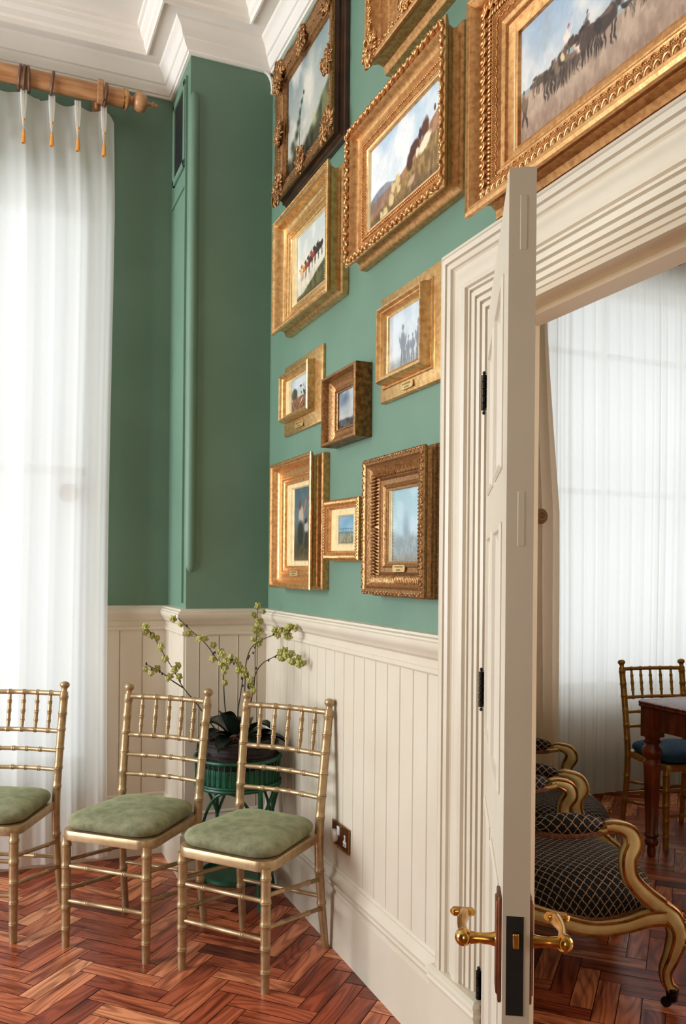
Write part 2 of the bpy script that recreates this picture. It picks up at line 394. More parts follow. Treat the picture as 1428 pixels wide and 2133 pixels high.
# dado rail and skirting
rp = [(XW,2.112),(XW,YP),(XP,YP),(XP,YB),(.52,YB)]
rail = [(0,1.112),(.014,1.112),(.018,1.118),(.018,1.130),(.012,1.134),(.014,1.156),(.020,1.162),(.026,1.166),(.030,1.176),(.040,1.186),(.046,1.200),(.046,1.212),(.040,1.216),(.040,1.222),(.030,1.226),(.028,1.233),(0,1.236)]
mb = MB(); sweep(mb, [(x,y,0) for x,y in rp], (0,0,1), rail, side=-1); st(mb.build('trim_4', M['cream'], angle=25), 'cream moulded dado rail')
base = [(0,0),(.022,0),(.022,.205),(.016,.209),(.016,.222),(.022,.226),(.026,.236),(.022,.246),(.030,.252),(.032,.262),(.022,.276),(.016,.292),(.018,.298),(.012,.306),(0,.308)]
for nm, pts in (('baseboard_right', [(XW,2.112),(XW,YP)]), ('baseboard_pier', [(XW,YP),(XP,YP),(XP,YB)]), ('baseboard_back', [(XP,YB),(-3.5,YB)])):
    mb = MB(); sweep(mb, [(x,y,0) for x,y in pts], (0,0,1), base, side=-1); st(mb.build(nm, M['cream'], angle=25))
mb = MB(); sweep(mb, [(XI,-1.9,0),(XI,-2.2,0)], (0,0,1), base, side=-1); sweep(mb, [(5.4,FY,0),(XI,FY,0)], (0,0,1), base, side=1)
sweep(mb, [(XI,FY,0),(XI,DY1+.2,0)], (0,0,1), base, side=1); st(mb.build('baseboard_far_room', M['cream'], angle=25))
# tongue and groove boarding
def boards(name, a, b, nrm, first, pitch, z0=.29, z1=1.125, th=.010):
    a = Vector((*a, 0)); b = Vector((*b, 0)); d = (b-a); L = d.length; d.normalize(); nrm = Vector((*nrm, 0))
    prof = [(0, 0), (0, th)]; s_ = first
    while s_ < L-.004:
        prof += [(s_-.003, th), (s_-.0018, th-.005), (s_, th-.006), (s_+.0012, th-.002), (s_+.0035, th+.0008), (s_+.006, th)]; s_ += pitch
    prof += [(L, th), (L, 0)]
    mb = MB(); rings = [[a + d*s_ + nrm*h + Vector((0,0,z)) for s_, h in prof] for z in (z0, z1)]
    mb.loop_sweep(rings); return st(mb.build(name, M['cream'], smooth=False), 'cream tongue and groove boarding')
boards('trim_5', (XW,2.11), (XW,YP), (-1,0), .037, .0922)
boards('trim_6', (XW,YP), (XP,YP), (0,-1), .055, .0915)
boards('trim_7', (XP,YP), (XP,YB), (-1,0), .10, .11)
boards('trim_8', (XP,YB), (.51,YB), (0,-1), .127, .109, z1=1.125)
# rounded bead down the pier's outer corner, and the vent hatch in its side
mb = MB()
zz = [1.400,1.404,1.412,1.425,1.445] + [1.6+i*.2 for i in range(10)] + [3.50,3.56,3.585,3.60,3.606]
rr_ = [.004,.012,.018,.022,.025] + [.026]*10 + [.026,.025,.021,.013,.003]
mb.tube([(XP+.020, YP+.010, z) for z in zz], rr_, 16); st(mb.build('trim_10', M['green']), 'rounded green bead on the pier corner')
mb = MB(); y0, y1, z0, z1 = 3.93, 4.20, 3.30, 3.70
for a, b in (((y0,z0),(y1,z0+.03)),((y0,z1-.03),(y1,z1)),((y0,z0),(y0+.03,z1)),((y1-.03,z0),(y1,z1))):
    mb.box((XP-.012,a[0],a[1]),(XP+.001,b[0],b[1]))
vent = empty('wall_vent', (0,0,0)); tag(vent, 'green framed vent hatch high on the side of the pier', 'vent')
mb.build('frame', M['green'], vent, bevel=.003); mb = MB(); mb.box((XP-.004,y0+.03,z0+.03),(XP-.001,y1-.03,z1-.03)); mb.build('dark_opening', M['hole'], vent, smooth=False)
mb = MB(); mb.box((XP-.008,y0-.02,z0-.10),(XP+.001,y1+.03,z0-.088)); mb.box((XP-.010,y0-.03,1.26),(XP+.001,y0-.018,z1)); st(mb.build('trim_11', M['green'], smooth=False))

# door casing (architrave), swept up and over
cas = [(0,-.001),(0,.012),(.012,.014),(.013,.020),(.022,.022),(.024,.013),(.029,.013),(.031,.024),(.041,.027),(.043,.018),(.048,.018),(.050,.029),(.060,.032),(.062,.022),(.067,.022),(.069,.033),(.081,.036),(.083,.026),(.089,.026),(.091,.036),
       (.097,.037),(.100,.046),(.110,.051),(.124,.051),(.140,.046),(.154,.040),(.164,.038),(.168,.042),(.170,.050),(.180,.055),(.182,.047),(.187,.047),(.189,.056),(.200,.059),(.203,.050),(.208,.050),(.210,.054),(.218,.052),(.222,.044),(.226,.036),(.226,-.001)]
mb = MB(); sweep(mb, [(XW,DY1,.30),(XW,DY1,DZ),(XW,DY0,DZ),(XW,DY0,.30)], (-1,0,0), cas, side=-1)
st(mb.build('trim_12', M['cream'], angle=22), 'broad stepped cream architrave round the doorway')
mb = MB(); sweep(mb, [(XI,DY0,0),(XI,DY0,DZ),(XI,DY1,DZ),(XI,DY1,0)], (1,0,0), [(0,-.004),(0,.016),(.05,.02),(.06,.026),(.12,.03),(.12,0)], side=-1)
st(mb.build('trim_13', M['cream'], angle=22))
# plinth blocks
for i, ys in enumerate(((DY1-.004, DY1+.236), (DY0-.236, DY0+.004))):
    mb = MB(); mb.box((XW-.062,ys[0],0),(XW,ys[1],.262)); c = [(XW-.062,ys[0]),(XW-.062,ys[1])]
    sweep(mb, [(XW,ys[0],0),(XW-.062,ys[0],0),(XW-.062,ys[1],0),(XW,ys[1],0)], (0,0,1), [(-.02,.262),(.004,.262),(.006,.270),(.002,.276),(.002,.288),(.008,.292),(.006,.300),(-.004,.306),(-.02,.306)], side=-1)
    mb.box((XW-.05,ys[0]+.01,.262),(XW,ys[1]-.01,.304)); st(mb.build('trim_%d' % (14+i), M['cream'], angle=25), 'cream plinth block at the foot of the architrave')
# jamb lining with the door stop
mb = MB()
mb.box((XW+.001,DY1,0),(XI-.001,DY1+.009,DZ)); mb.box((XW+.001,DY0-.009,0),(XI-.001,DY0,DZ)); mb.box((XW+.001,DY0-.009,DZ),(XI-.001,DY1+.009,DZ+.009))
mb.box((XW+.050,DY1-.014,0),(XI+.006,DY1+.002,DZ)); mb.box((XW+.050,DY0-.002,0),(XI+.006,DY0+.014,DZ)); mb.box((XW+.050,DY0+.014,DZ-.014),(XI+.006,DY1-.014,DZ+.002))
st(mb.build('trim_16', M['cream'], smooth=False), 'cream door lining and stop')

# sash windows behind the curtains
def window(name, x0, x1, z0, z1, y, bars, label):
    mb = MB(); f = .05
    mb.box((x0,y,z0),(x0+f,y+.07,z1)); mb.box((x1-f,y,z0),(x1,y+.07,z1)); mb.box((x0,y,z0),(x1,y+.07,z0+f)); mb.box((x0,y,z1-f),(x1,y+.07,z1))
    for z in bars[0]: mb.box((x0,y+.01,z-.02),(x1,y+.06,z+.02))
    for x in bars[1]: mb.box((x-.014,y+.015,z0),(x+.014,y+.055,z1))
    o = st(mb.build(name, M['outside'], smooth=False), label)
    mb = MB(); mb.add([(x0+f,y+.034,z0+f),(x1-f,y+.034,z0+f),(x1-f,y+.034,z1-f),(x0+f,y+.034,z1-f)],[(0,1,2,3)]); mb.build('pane', M['pane'], o, smooth=False, recalc=False)
    mb = MB(); mb.box((x0-.04,y-.06,z0-.03),(x1+.04,y+.0,z0)); mb.build('window_sill', M['cream'], o, smooth=False)
window('window_1', WX0, WX1, WZ0, WZ1, YB+.13, ((1.9,), (-.62,)), 'tall sash window behind the white voile')
window('window_2', FX0, FX1, FZ0, FZ1, FY+.13, ((1.95, 2.86), (3.78, 4.44)), 'tall sash window of the far room behind voile')
def side_window(name, y0, y1, z0, z1, x):
    mb = MB(); f = .05
    mb.box((x,y0,z0),(x+.07,y0+f,z1)); mb.box((x,y1-f,z0),(x+.07,y1,z1)); mb.box((x,y0,z0),(x+.07,y1,z0+f)); mb.box((x,y0,z1-f),(x+.07,y1,z1))
    mb.box((x+.01,y0,(z0+z1)/2-.02),(x+.06,y1,(z0+z1)/2+.02)); mb.box((x+.015,(y0+y1)/2-.014,z0),(x+.055,(y0+y1)/2+.014,z1))
    o = st(mb.build(name, M['outside'], smooth=False)); mb = MB(); mb.add([(x+.034,y0+f,z0+f),(x+.034,y1-f,z0+f),(x+.034,y1-f,z1-f),(x+.034,y0+f,z1-f)],[(0,1,2,3)]); mb.build('pane', M['pane'], o, smooth=False, recalc=False)
side_window('window_3', 2.0, 4.1, .6, 3.3, -3.62); side_window('fill_window_side', -.3, 1.5, .65, 3.25, 5.42)  # the far-room one is unseen, added to let its fill lamp in
window('fill_window_front', -2.4, -.8, .7, 3.1, -2.54, ((1.9,), (-1.6,)), None)  # unseen window behind the camera, added as opening for the warm fill

# ------------------------------------------------------------------ the open door
dx, dy = -.4996, -.8664                                  # hinge to latch
dn = Vector((.8664, -.4996, 0))                          # through the thickness, away from room one
DW, DH, DT = .818, 2.075, .044
DM = Matrix(((dx, dn.x, 0, 1.190), (dy, dn.y, 0, 1.886), (0, 0, 1, .006), (0, 0, 0, 1)))   # local x along width, y thickness
mb = MB()
panels = [(.12, .37, 1.60, 1.94), (.45, .70, 1.60, 1.94), (.12, .37, 1.02, 1.50), (.45, .70, 1.02, 1.50), (.12, .37, .25, .86), (.45, .70, .25, .86)]
# stiles, rails
for a, b in (((0,0),(.12,DH)), ((.70,0),(DW,DH)), ((.37,0),(.45,DH)), ((.12,0),(.37,.25)), ((.12,.86),(.37,1.02)), ((.12,1.50),(.37,1.60)), ((.12,1.94),(.37,DH)), ((.45,0),(.70,.25)), ((.45,.86),(.70,1.02)), ((.45,1.50),(.70,1.60)), ((.45,1.94),(.70,DH))):
    mb.box((a[0],0,a[1]),(b[0],DT,b[1]), DM)
for x0,x1,z0,z1 in panels:
    mb.box((x0-.005,.014,z0-.005),(x1+.005,DT-.014,z1+.005), DM); mb.box((x0+.055,.006,z0+.055),(x1-.055,DT-.006,z1-.055), DM)
    for sy, y in ((1,.014),(-1,DT-.014)):
        pts = [DM @ Vector(p) for p in ((x0,y,z0),(x1,y,z0),(x1,y,z1),(x0,y,z1))]
        N = (DM.to_3x3() @ Vector((0,-sy,0)))
        sweep(mb, pts, N, [(-.002,-.002),(-.002,.016),(.004,.020),(.010,.019),(.013,.013),(.022,.009),(.027,.003),(.03,-.002)], closed=True, side=-1 if sy>0 else 1)
door = st(mb.build('door_1', M['cream'], angle=30), 'cream panelled door standing open, latch edge towards the viewer')
mb = MB(); mb.box((DW-.004,.006,.688),(DW+.0008,DT-.010,.850), DM); mb.build('mortise', M['black'], door, smooth=False)
mb = MB(); mb.box((DW-.002,.016,.800),(DW+.010,.026,.825), DM); mb.build('latch_bolt', M['brass'], door, bevel=.002)
for zc in (1.985, 1.50):
    mb = MB(); mb.box((DW-.002,.018,zc-.045),(DW+.0006,.030,zc+.045), DM); mb.build('tenon', M['cream'], door, bevel=.001)
for sgn, y0 in ((-1, 0.0), (1, DT)):
    mb = MB(); yy = sorted((y0, y0+sgn*.006)); mb.box((DW-.078,yy[0],.695),(DW-.022,yy[1],.872), DM)
    yy = sorted((y0, y0+sgn*.009)); mb.box((DW-.070,yy[0],.705),(DW-.030,yy[1],.862), DM)
    pl = mb.build('handle_plate', M['brass_dark'], door, bevel=.003)
    mb = MB(); xc = DW-.050; zc = .790
    mb.lathe([(.019,.0),(.019,.006),(.012,.010),(.0100,.018),(.0088,.036),(.0105,.050),(.0085,.054)], DM @ Vector((xc, y0, zc)), DM.to_3x3() @ Vector((0,sgn,0)), 20)
    e = y0 + sgn*.062
    mb.ball(DM @ Vector((xc,e,zc)), .0150, seg=14, rng=10)
    pts = [(xc,e,zc),(xc-.020,e,zc+.001),(xc-.045,e+sgn*.003,zc+.003),(xc-.070,e+sgn*.001,zc+.002),(xc-.092,e-sgn*.002,zc+.001),(xc-.104,e-sgn*.002,zc+.001)]
    mb.tube([DM @ Vector(p) for p in pts], [.011,.0085,.0075,.0095,.0115,.008], 14)
    mb.tube([DM @ Vector(p) for p in ((xc-.103,e-.020,zc+.001),(xc-.106,e-.016,zc+.001),(xc-.108,e,zc+.001),(xc-.106,e+.016,zc+.001),(xc-.103,e+.020,zc+.001))], [.005,.0085,.0075,.0085,.005], 12)
    mb.build('door_handle', M['brass'], door)
for zc in (1.884, 1.112, .334):
    mb = MB(); p = DM @ Vector((-.006, -.008, 0))
    for k in range(5):
        mb.lathe([(.0045,0),(.0075,.001),(.0075,.0172),(.0045,.0185)], (p.x,p.y,zc-.046+k*.0186), (0,0,1), 12)
    mb.ball((p.x,p.y,zc+.052),.005); mb.ball((p.x,p.y,zc-.052),.005)
    mb.box((-.004,-.002,zc-.046),(.020,.001,zc+.046), DM)
    mb.build('hinge', M['iron'], door)

# ------------------------------------------------------------------ gilt frames and pictures
def vnoise(h, w_, sc, seed, octv=4, sx=1.0):
    r = np.random.RandomState(seed); out = np.zeros((h, w_)); amp = 1; tot = 0
    for o in range(octv):
        gy, gx = max(2, int(sc*2**o*h/w_)+2), max(2, int(sc*sx*2**o)+2)
        g = r.rand(gy+1, gx+1); y = np.linspace(0, gy-1.001, h); x = np.linspace(0, gx-1.001, w_)
        yi, xi = y.astype(int), x.astype(int); fy = (y-yi)[:, None]; fx = (x-xi)[None]
        fy = fy*fy*(3-2*fy); fx = fx*fx*(3-2*fx)
        a = g[yi][:, xi]; b = g[yi][:, xi+1]; c = g[yi+1][:, xi]; d = g[yi+1][:, xi+1]
        out += amp*((a*(1-fx)+b*fx)*(1-fy)+(c*(1-fx)+d*fx)*fy); tot += amp; amp *= .55
    return out/tot
class Paint:
    """small painter: arrays in sRGB 0..255, y upwards"""
    def __init__(s, w_, h, seed):
        s.w, s.h, s.seed = w_, h, seed; s.a = np.zeros((h, w_, 3)); s.Y, s.X = np.mgrid[0:h, 0:w_]; s.X = s.X/(w_-1); s.Y = s.Y/(h-1); s.k = 0
        wx, wy = s.n(26, 1, 3), s.n(26, 1, 3); s.BX = s.X+(wx-.5)*.030; s.BY = s.Y+(wy-.5)*.045*w_/h*.6
    def n(s, sc, sx=1.0, octv=4): s.k += 1; return vnoise(s.h, s.w, sc, s.seed*31+s.k, octv, sx)
    def mix(s, mask, col):
        m = np.clip(mask, 0, 1)[..., None]; s.a = s.a*(1-m) + np.array(col, float)*m
    def sky(s, top, bot, cloud, amt=.6, sc=3):
        t = s.Y[..., None]; s.a = np.array(bot, float)*(1-t)+np.array(top, float)*t
        s.mix(np.clip((s.n(sc)-.45)*5, 0, 1)*amt, cloud)
    def below(s, line, col, col2=None, soft=.01, sc=10):
        m = np.clip((line - s.Y)/soft, 0, 1)
        if col2 is not None:
            q = np.clip((s.n(sc, 2)-.38)*4, 0, 1)[..., None]; c = np.array(col, float)*(1-q)+np.array(col2, float)*q
            s.a = s.a*(1-m[..., None]) + c*m[..., None]
        else: s.mix(m, col)
    def blob(s, x, y, rx, ry, col, rot=0, soft=.35):
        c, s_ = math.cos(rot), math.sin(rot); asp = s.w/s.h
        dx = (s.BX-x)*asp; dy = s.BY-y; u = (dx*c+dy*s_)/(rx*asp); v = (-dx*s_+dy*c)/ry
        s.mix(np.clip((1-np.sqrt(u*u+v*v))/soft, 0, 1), col)
    def rub(s, amt=10):
        s.a += ((s.n(60, 1.5, 2)-.5)*amt*2)[..., None]; s.a = np.clip(s.a, 0, 255)
    def cow(s, x, y, k, col, white=False, f=1):
        a = s.h/s.w; dk = [q*.7 for q in col]
        for dx in (-.34, -.22, .2, .33): s.blob(x+dx*k*a, y-.42*k, .05*k*a, .36*k, dk, soft=.5)
        s.blob(x, y, .50*k*a, .27*k, col, .05); s.blob(x-.25*k*a*f, y+.04*k, .22*k*a, .27*k, col); s.blob(x+.3*k*a*f, y+.05*k, .20*k*a, .25*k, dk)
        s.blob(x-.47*k*a*f, y+.22*k, .12*k*a, .26*k, col, -.5*f); s.blob(x-.60*k*a*f, y+.30*k, .14*k*a, .10*k, dk, .5*f)
        s.blob(x+.05*k*a, y+.16*k, .3*k*a, .07*k, [min(255, q*1.35+18) for q in col])
    def person(s, x, y, k, coat, head=(150,110,85), legs=(40,32,28)):
        a = s.h/s.w
        for dx in (-.07, .08): s.blob(x+dx*k*a, y-.34*k, .065*k*a, .40*k, legs, dx*1.2)
        s.blob(x, y+.12*k, .14*k*a, .30*k, coat); s.blob(x, y+.47*k, .075*k*a, .10*k, head)
        s.blob(x-.14*k*a, y+.10*k, .05*k*a, .22*k, coat, .3); s.blob(x+.14*k*a, y+.10*k, .05*k*a, .22*k, coat, -.3)

def p_storm(p):
    p.sky((122,140,140), (196,186,170), (214,206,192), .8, 3); p.mix(np.exp(-((p.X-.55)/.10)**2)*np.clip((p.Y-.1)*2,0,1)*.5, (214,204,186))
    hill = .10+.62*np.clip(p.X-.25,0,1)**1.1+.10*(p.n(6)-.5); p.below(hill, (52,62,40), (104,108,66), .06, 8)
    p.below(.22+.10*(p.n(5)-.5), (28,28,20), (62,58,36), .08, 9)
    for x, y, r in ((.22,.34,.07),(.26,.44,.06),(.30,.52,.05),(.34,.60,.04),(.12,.28,.08),(.17,.20,.09),(.38,.66,.025)): p.blob(x, y, r, r*1.1, (44,52,30), .5, .9)
    p.mix((np.abs(p.X-.29-.05*(p.Y-.3))<.006)*(p.Y<.5)*(p.Y>.15), (40,34,24)); p.blob(.62,.30,.06,.13,(176,172,150),.4,.9); p.blob(.35,.30,.03,.07,(170,160,140),0,.9)
    p.below(.07+.05*(p.n(6)-.5), (24,20,16), None, .08)
def p_drovers(p):
    p.sky((150,170,182), (206,194,176), (222,212,196), .6, 3); p.below(.45+.2*p.X, (112,92,70), (140,118,88), .05)
def p_sheep(p):
    p.sky((170,192,208), (216,218,216), (232,230,224), .8, 3)
    p.below(.40+.05*np.sin(p.X*9)+.05*(p.n(6)-.5)-.2*np.abs(p.X-.25), (110,116,130), (134,138,146), .02)
    p.below(.36+.04*(p.n(5)-.5)-.12*np.clip(.4-p.X,0,1), (120,92,84), (142,112,94), .02)
    p.below(.20+.62*np.clip(p.X-.12,0,1)**1.25+.03*(p.n(6)-.5), (138,98,70), (168,124,88), .02, 12)
    p.below(.12+.42*p.X+.05*(p.n(8)-.5), (112,84,48), (156,124,70), .06, 16); p.below(.22*p.n(4)+.04, (84,62,40), (120,92,56), .06, 16)
    p.blob(.66,.50,.09,.10,(74,40,30),.3); p.blob(.60,.40,.05,.12,(70,40,32)); p.blob(.80,.62,.055,.12,(82,44,34)); p.blob(.74,.60,.03,.09,(60,40,36))
    p.blob(.80,.46,.11,.075,(228,212,180),.35); p.blob(.70,.43,.03,.07,(222,202,170))
    for x, y, k in ((.36,.28,.035),(.42,.32,.045),(.33,.16,.045),(.24,.06,.045),(.18,.07,.03),(.44,.22,.03)): p.blob(x, y, k, k*1.9, (206,182,130), -.3); p.blob(x-.02, y+.05, .015, .03, (190,164,120))
    p.blob(.92,.72,.015,.04,(90,60,50)); p.blob(.62,.18,.07,.05,(184,150,120),.3)
def p_horses(p):
    p.sky((148,172,194), (214,210,200), (224,218,208), .75, 5); p.mix(np.clip((p.n(7,1)-.58)*5,0,1)*.55, (156,160,162))
    p.below(.46-.02*p.X, (150,160,158), None, .01); p.below(.43-.02*p.X+.012*(p.n(9)-.5), (160,134,114), (182,156,132), .015, 24); p.below(.20+.08*p.n(4), (142,114,94), (166,138,116), .14, 30)
    p.person(.025,.33,.26,(120,96,74),(90,66,50),(60,46,38)); p.cow(.085,.42,.12,(96,80,66)); p.cow(.105,.44,.14,(80,66,54))
    rr = random.Random(5); cs = [(84,66,54),(104,80,62),(66,52,44),(120,98,80),(74,58,50)]
    p.blob(.215,.40,.085,.16,(88,70,58),.1,.9)
    for i in range(9): p.cow(.155+.017*i, .40+.011*i+rr.uniform(-.03,.02), .20+rr.uniform(0,.06), cs[i % 5], f=rr.choice((-1,1)))
    p.cow(.245,.44,.24,(120,92,72)); p.blob(.268,.46,.022,.09,(222,198,176),.2); p.blob(.205,.47,.012,.05,(212,190,140)); p.blob(.235,.47,.010,.06,(140,160,160),.8)
    p.person(.225,.57,.19,(228,210,196),(176,84,64),(96,72,60)); p.person(.302,.56,.17,(110,92,84),(96,72,60))
    p.cow(.315,.44,.26,(74,56,48)); p.cow(.345,.46,.28,(66,48,42)); p.cow(.38,.46,.30,(62,46,40),f=-1)
    for i in range(10): p.cow(.46+.04*i,.44-.004*i,.11+rr.uniform(0,.04),cs[(i+2)%5],f=rr.choice((-1,1)))
    p.person(.62,.42,.16,(150,70,56)); p.person(.80,.40,.15,(90,96,110))
def p_cows(p):
    p.sky((176,186,184), (222,210,186), (232,224,206), .6, 3); p.below(.40-.04*p.X, (184,178,160), (206,196,172), .08)
    p.below(.10+.40*np.clip(p.X-.2,0,1)+.03*(p.n(8)-.5), (52,54,30), (92,88,46), .04, 16); p.below(.06+.04*p.n(5), (70,60,40), None, .05)
    for x, y, k, c in ((.24,.44,.24,(186,116,62)),(.36,.46,.22,(120,56,34)),(.45,.50,.22,(60,34,26)),(.54,.53,.22,(140,50,34)),(.64,.55,.23,(48,30,26)),(.74,.57,.23,(40,28,26)),(.17,.42,.18,(206,160,110))): p.cow(x, y, k, c)
def p_stream(p):
    p.sky((150,168,180), (190,196,196), (206,208,204), .6, 3); p.below(.66+.05*(p.n(5)-.5), (96,100,96), (170,172,164), .04)
    p.blob(.55,.52,.34,.20,(172,178,170)); p.mix((p.n(14)>.58)*(p.Y<.75)*(p.Y>.35)*1., (52,46,38))
    p.blob(.18,.52,.2,.22,(44,38,30)); p.below(.40+.14*(p.n(4)-.5), (74,44,28), (140,92,60), .06, 14); p.blob(.93,.60,.05,.22,(90,30,26)); p.blob(.60,.26,.12,.05,(196,160,120),.5)
def p_gloom(p):
    p.sky((96,118,134), (176,166,154), (180,184,182), .7, 3); p.mix(np.exp(-((p.X-.6-.2*(p.Y-.5))/.16)**2)*.5, (198,192,182)); p.blob(.3,.75,.25,.16,(78,98,116),.3,.9)
    p.below(.30+.10*(p.n(5)-.5), (36,38,38), (84,88,84), .06, 12); p.below(.12, (16,14,14), (36,32,28), .12)
def p_figs(p, cool=0):
    p.sky((188,198,206), (216,212,204), (230,230,228), .6, 3); p.below(.24+.05*(p.n(5)-.5), (150,150,148), (186,182,172), .12)
    for x, y, k in ((.40,.38,.62),(.56,.28,.42),(.68,.28,.42),(.84,.36,.60),(.47,.20,.30)): p.person(x, y, k, (104,112,124), (120,112,108), (96,98,104))
def p_reapers(p):
    p.sky((84,104,114), (150,158,158), (120,134,140), .6, 3); p.below(.56+.1*(p.n(4)-.5), (84,84,74), (110,104,84), .2)
    p.below(.30+.10*(p.n(6)-.5), (58,44,30), (104,82,52), .12, 14); p.blob(.45,.62,.17,.16,(214,190,166)); p.blob(.38,.76,.09,.07,(120,78,56)); p.blob(.66,.74,.05,.14,(186,130,96),-.6)
    p.blob(.82,.84,.05,.03,(170,60,40)); p.blob(.42,.38,.20,.2,(44,34,30)); p.blob(.75,.45,.14,.09,(206,192,178)); p.blob(.76,.28,.13,.14,(60,46,44)); p.blob(.72,.54,.08,.05,(60,40,30)); p.below(.08*p.n(5)+.06, (120,96,60), (150,122,76), .1)
def p_shore(p):
    p.sky((120,166,196), (188,208,210), (206,218,220), .4, 3); p.below(.44, (96,138,148), None, .02); p.below(.40+.03*(p.n(5,1)-.5), (186,176,150), (140,130,106), .03, 12); p.below(.18*p.n(3), (120,104,80), (160,146,116), .05, 18)
    for x in (.15,.3,.45,.6,.75,.9): p.mix((abs(p.X-x)<.008)*(abs(p.Y-.50)<.06)*1., (90,96,96))
    p.mix((abs(p.Y-.54)<.008)*1., (100,108,110))
def p_mist(p):
    p.sky((150,186,190), (190,204,208), (206,216,218), .5, 3); p.blob(.5,.42,.16,.3,(120,146,160),0,.9); p.below(.45+.2*(p.n(4)-.5), (116,134,138), (150,160,156), .12); p.below(.14, (110,100,84), (150,138,110), .1)

def canvas(parent, w_, h, cx, cz, n, fn, seed, res=620):
    gx = max(40, int(w_*res)); gy = max(40, int(h*res)); 
    p = Paint(gx, gy, seed); fn(p); p.rub(7)
    a = p.a/255; a = np.where(a <= .04045, a/12.92, ((a+.055)/1.055)**2.4)
    X = cx + (np.arange(gx+0)/(gx-1)-.5)*w_; Z = cz + (np.arange(gy)/(gy-1)-.5)*h
    XX, ZZ = np.meshgrid(X, Z); co = np.stack([XX, np.full_like(XX, -n), ZZ], -1).reshape(-1, 3)
    i = (np.arange(gy-1)[:, None]*gx + np.arange(gx-1)[None]).ravel()
    f = np.stack([i, i+1, i+gx+1, i+gx], -1)
    me = bpy.data.meshes.new('painting'); me.vertices.add(len(co)); me.vertices.foreach_set('co', co.astype(np.float32).ravel())
    me.loops.add(f.size); me.loops.foreach_set('vertex_index', f.astype(np.int32).ravel()); me.polygons.add(len(f)); me.polygons.foreach_set('loop_start', (np.arange(len(f))*4).astype(np.int32))
    me.update(calc_edges=True); me.validate()
    ca = me.color_attributes.new('paint', 'FLOAT_COLOR', 'POINT'); ca.data.foreach_set('color', np.concatenate([a.reshape(-1, 3), np.ones((gx*gy, 1))], 1).astype(np.float32).ravel())
    me.materials.append(M['canvas']); o = bpy.data.objects.new('painting', me); COL.objects.link(o); o.parent = parent
    return o
m, n_, l_, b_ = base_mat('oil_paint', (128,128,128), .45)
at = n_.new('ShaderNodeVertexColor'); at.layer_name = 'paint'; l_.new(at.outputs[0], b_.inputs['Base Color'])
tc_ = n_.new('ShaderNodeTexCoord'); t_ = n_.new('ShaderNodeTexNoise'); t_.inputs['Scale'].default_value = 160; l_.new(tc_.outputs['Object'], t_.inputs['Vector'])
bp_ = n_.new('ShaderNodeBump'); bp_.inputs['Strength'].default_value = .12; bp_.inputs['Distance'].default_value = .001; l_.new(t_.outputs['Fac'], bp_.inputs['Height']); l_.new(bp_.outputs[0], b_.inputs['Normal'])
M['canvas'] = m

def band(mb, w_, h, s_, n, kind, size, pitch, seed=1):
    """row of carved ornament round the frame at inset s_, height n; local coords (u,-n,v)"""
    r = random.Random(seed)
    hw, hh = w_/2 - s_, h/2 - s_
    cor = [(-hw,-hh),(hw,-hh),(hw,hh),(-hw,hh)]
    for i in range(4):
        a, b = cor[i], cor[(i+1)%4]; L = math.hypot(b[0]-a[0], b[1]-a[1]); k = max(2, round(L/pitch))
        d = ((b[0]-a[0])/L, (b[1]-a[1])/L); ang = math.atan2(d[1], d[0])
        for j in range(k):
            t = (j+.5)/k*L if kind != 'bead' else j/k*L
            u, v = a[0]+d[0]*t, a[1]+d[1]*t
            def A(rot):   # columns: along, outwards, across
                c, s2 = math.cos(ang+rot), math.sin(ang+rot)
                return Matrix(((c,0,-s2),(0,-1,0),(s2,0,c)))
            if kind == 'bead': mb.ball((u,-n,v), size, seg=7, rng=5)
            elif kind == 'rib':      # gadroon: long across the band
                mb.ball((u,-n,v), (pitch*.48, size*.45, size), seg=7, rng=5, ax=A(.25 if t < L/2 else -.25))
            elif kind == 'leaf':
                q = .6 if (j % 2) else -.6
                mb.ball((u - d[1]*size*.25*(1 if j%2 else -1), -n-size*.15*r.random(), v + d[0]*size*.25*(1 if j%2 else -1)), (size*1.05, size*r.uniform(.5,.75), size*.48), seg=6, rng=5, ax=A(q+r.uniform(-.25,.25)))
                if j % 3 == 0: mb.ball((u,-n-size*.45,v), size*.42, seg=6, rng=4)
            elif kind == 'egg':
                mb.ball((u,-n,v), (pitch*.30, size*.5, size*.8), seg=8, rng=6, ax=A(0))
                pr_ = [(u + d[0]*pitch*.46*math.cos(q) - d[1]*size*1.0*math.sin(q)*(1), -n-.002, v + d[1]*pitch*.46*math.cos(q) + d[0]*size*1.0*math.sin(q)) for q in [x*PI/5 for x in range(6)]]
                mb.tube(pr_, size*.16, 5)
            elif kind == 'wave':
                q = 2*PI*j/4
                mb.ball((u - d[1]*size*.5*math.sin(q), -n, v + d[0]*size*.5*math.sin(q)), (pitch*.75, size*.4, size*.3), seg=6, rng=4, ax=A(math.cos(q)*.7))

